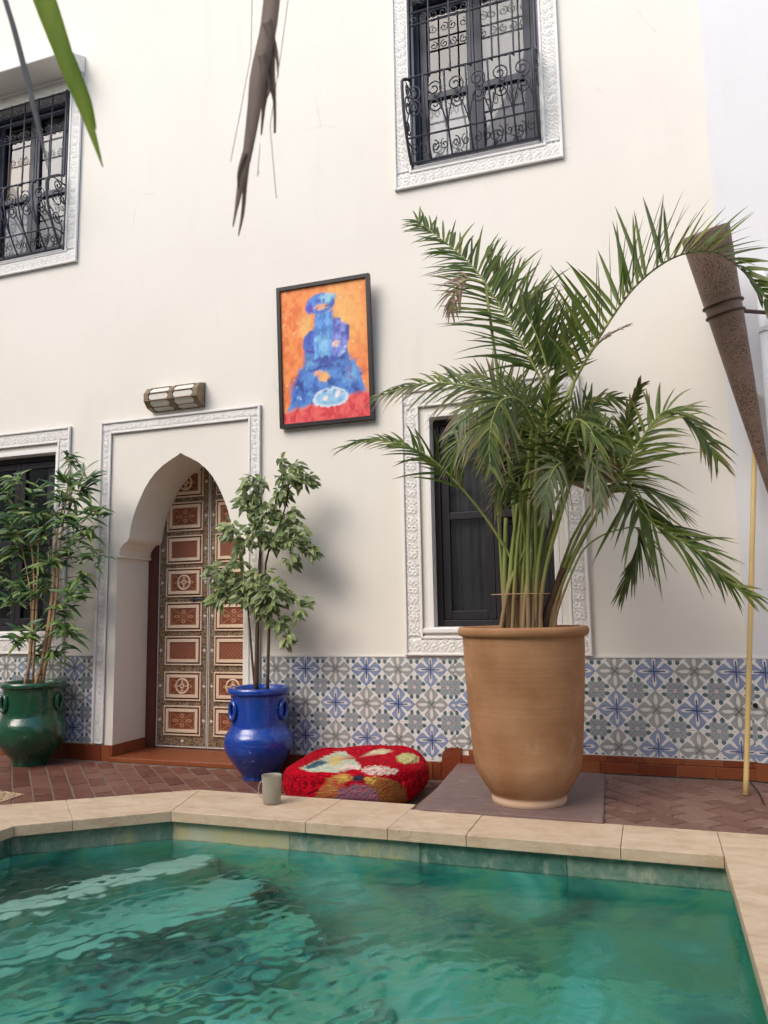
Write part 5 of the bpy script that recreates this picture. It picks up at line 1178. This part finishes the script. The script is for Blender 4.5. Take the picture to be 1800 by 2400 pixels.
# bamboo pole leaning on the return wall
p0 = pz(1748, 1864, CT); pw = np.array(fac(.10, .016, 0)); d_ = ray(1772, 925); 
tt_ = (fy * 0 - 0) ; # intersect the view ray with the return wall, slightly in front of it
nrm = np.array([fy, -fx, 0]); q0 = np.array([0.45, 0, 0]) + nrm * .018; tq = ((q0 - CAM) @ nrm) / (d_ @ nrm); p1 = CAM + d_ * tq
pole = MB(); n = 24; P_ = [np.array(p0) * (1 - i / n) + p1 * (i / n) for i in range(n + 1)]
pole.tube([p - p0 for p in P_], [.0125 + (.0012 if i % 6 == 0 else 0) for i in range(n + 1)], 10)
m = Mat('yellow_cane', .5, .3); m.color(m.mix(m.noise(m.co('Object', (1, 1, .3)), 30, 3), (0.52, 0.36, 0.13), (0.66, 0.49, 0.22)))
po = pole.build('bamboo_pole', m.m, loc=tuple(p0), smooth=True); tag(po, 'thin yellow bamboo pole leaning against the white return wall', 'pole')
# white downpipe on the return wall
d_ = ray(1772, 700); q0 = np.array([0.45, 0, 0]) + nrm * .03; tq = ((q0 - CAM) @ nrm) / (d_ @ nrm); pp = CAM + d_ * tq
m = Mat('white_pvc', .35, .4); m.color((0.78, 0.78, 0.76))
dp_ = MB().tube([(0, 0, 0), (0, 0, 2.62)], .028, 16); dp_ = dp_.build('downpipe', m.m, loc=(pp[0] + .03, pp[1] - .005, .085), smooth=True); tag(dp_, 'white plastic downpipe on the return wall behind the perforated torch', 'pipe')
for z in (.6, 1.4, 2.3): MB().lathe([(.0285, -.012), (.034, -.012), (.034, .012), (.0285, .012)], 16, False).build('pipe_clip', m.m, dp_, loc=(0, 0, z))
# wall plug
d_ = ray(1771, 1653); tq = ((np.array([0.45, 0, 0]) + nrm * .01 - CAM) @ nrm) / (d_ @ nrm); pp = CAM + d_ * tq
m = Mat('black_rubber', .5, .3); m.color((0.012, 0.012, 0.014))
pl = MB().tube([(0, 0, 0), (-nrm[0] * -.012, -nrm[1] * -.012, 0)], .012, 10); pl = pl.build('wall_plug', m.m, loc=tuple(pp)); tag(pl, 'small black plug in the printed tiles beside the bamboo pole', 'plug')
# thin cable at the pole foot
c0, c1 = pz(1757, 1832, CT + .004), pz(1790, 1884, CT + .004)
cb = MB().tube(catmull([np.zeros(3), (c1 - c0) * .5 + np.array([.01, 0, 0]), c1 - c0], 8), .003, 5); cb = cb.build('thin_cable', m.m, loc=tuple(c0)); tag(cb, 'thin dark cable lying on the terrace by the bamboo pole foot', 'cable')

# ================================================================ OVERHANGING PALM LEAVES (close to the lens)
oh = empty('overhanging_palm', (-2.9, -4.9, 0.0)); tag(oh, 'palm leaning over the pool with long blades hanging in front of the house wall', 'palm')
OL = np.array(oh.location)
MB().tube([(0, 0, 0), (.05, .05, 1.0), (.18, .15, 2.0), (.38, .3, 2.9)], [.13, .10, .085, .075], 14).build('trunk', M['bark'], oh, smooth=True)
def at(u, v, dist):
    d_ = ray(u, v); return CAM + d_ * dist - OL
def ribbon(pts, ws, mat, name='blade', face=None):
    P_ = catmull(pts, 24); wsn = np.interp(np.linspace(0, 1, 24), np.linspace(0, 1, len(ws)), ws); lb = LB(); vd = C_FW
    for i, p in enumerate(P_):
        T = P_[min(i + 1, 23)] - P_[max(i - 1, 0)]; T /= np.linalg.norm(T); sd = np.cross(T, vd); sd /= np.linalg.norm(sd)
        sd = sd * .97 - vd * .22
        lb.v += [tuple(p - sd * wsn[i] / 2 - vd * wsn[i] * .12), tuple(p), tuple(p + sd * wsn[i] / 2 - vd * wsn[i] * .12)]; lb.c += [0, 0, 0]
    for i in range(23): a = i * 3; lb.f += [(a, a + 1, a + 4, a + 3), (a + 1, a + 2, a + 5, a + 4)]
    o = link(name, lb.mesh(name, mat), oh)
    sm = o.modifiers.new('shell', 'SOLIDIFY'); sm.thickness = .0012
def lm(name, c1, c2):
    m = Mat(name, .5, .3); c = m.mix(m.noise(m.co('Object', (1, 1, .15)), 30, 3), c1, c2); m.color(c)
    tr = m.nt.nodes.new('ShaderNodeBsdfTranslucent'); m.L(c, tr.inputs[0]); mx = m.nt.nodes.new('ShaderNodeMixShader'); mx.inputs[0].default_value = .6
    m.nt.links.new(m.b.outputs[0], mx.inputs[1]); m.nt.links.new(tr.outputs[0], mx.inputs[2]); m.nt.links.new(mx.outputs[0], m.out().inputs[0]); return m.m
GR = lm('green_blade', (0.24, 0.46, 0.07), (0.66, 0.74, 0.20)); BRN = lm('grey_brown_blade', (0.36, 0.30, 0.255), (0.56, 0.48, 0.42)); DK = lm('dull_blade', (0.26, 0.28, 0.31), (0.40, 0.42, 0.45))
z0 = zm(0, 0, 2.37)
k = 1.0 / FPX
DA, DB = 0.95, 1.15
hub = np.array([.38, .3, 2.9])
# rachises above the frame carry the blades
for (u, v, dist, nm) in ((-30, -330, DA, 'a'), (678, -330, DB, 'b')):
    MB().tube([tuple(q) for q in catmull([hub, hub * .55 + at(u, v, dist) * .45 + np.array([0, 0, .45]), at(u, v, dist)], 16)], list(np.linspace(.02, .008, 16)), 8).build('rachis', M['petiole'], oh, smooth=True)
def rb(zp, dist, wpx, mat, up=None):
    pts = [at(*z0(a, b), dist) for a, b in zp]; 
    if up: pts = [at(*up, dist)] + pts; wpx = [wpx[0]] + list(wpx)
    ribbon(pts, [w_ / 2.37 * k * dist for w_ in wpx], mat)
rb([(245, -20), (330, 220), (400, 420), (470, 600), (530, 790), (572, 930)], DA, [135, 118, 95, 72, 34, 4], GR, (-7, -320))
rb([(290, 60), (400, 350), (490, 570), (535, 720)], DA * 1.01, [20, 66, 48, 4], GR)
rb([(25, -20), (85, 180), (150, 430), (205, 660), (270, 940)], DA * 1.05, [30, 34, 36, 30, 4], DK, (-83, -320))
rb([(1515, -20), (1490, 180), (1440, 420), (1410, 640), (1375, 860), (1340, 1020), (1310, 1180), (1295, 1260)], DB, [100, 100, 104, 80, 58, 44, 16, 6], BRN, (678, -320))
rb([(1385, 820), (1365, 1000), (1350, 1180), (1325, 1310)], DB * 1.003, [40, 26, 22, 6], BRN)
rb([(1500, 150), (1500, 380), (1525, 560), (1527, 740)], DB * 1.003, [70, 64, 20, 14], BRN)
rb([(1480, 250), (1475, 460), (1465, 600), (1452, 750)], DB * 1.006, [60, 60, 24, 8], BRN)
rb([(1400, 500), (1385, 700), (1400, 800), (1392, 900)], DB * 1.002, [30, 20, 12, 3], BRN)
rb([(1480, 120), (1535, 300), (1545, 430)], DB * .998, [60, 22, 4], BRN)
rb([(1450, 300), (1490, 480), (1488, 540)], DB * .997, [50, 26, 3], BRN)
rb([(1360, 850), (1325, 960), (1322, 1040)], DB * .999, [30, 14, 3], BRN)
for pts in ([(1400, -10), (1395, 300), (1330, 650), (1280, 900)], [(1600, 0), (1560, 300), (1500, 700), (1535, 1100)], [(1440, 950), (1430, 980), (1445, 800)]):
    MB().tube([tuple(at(*z0(a, b), DB)) for a, b in pts], .0006, 4).build('fibre', BRN, oh)
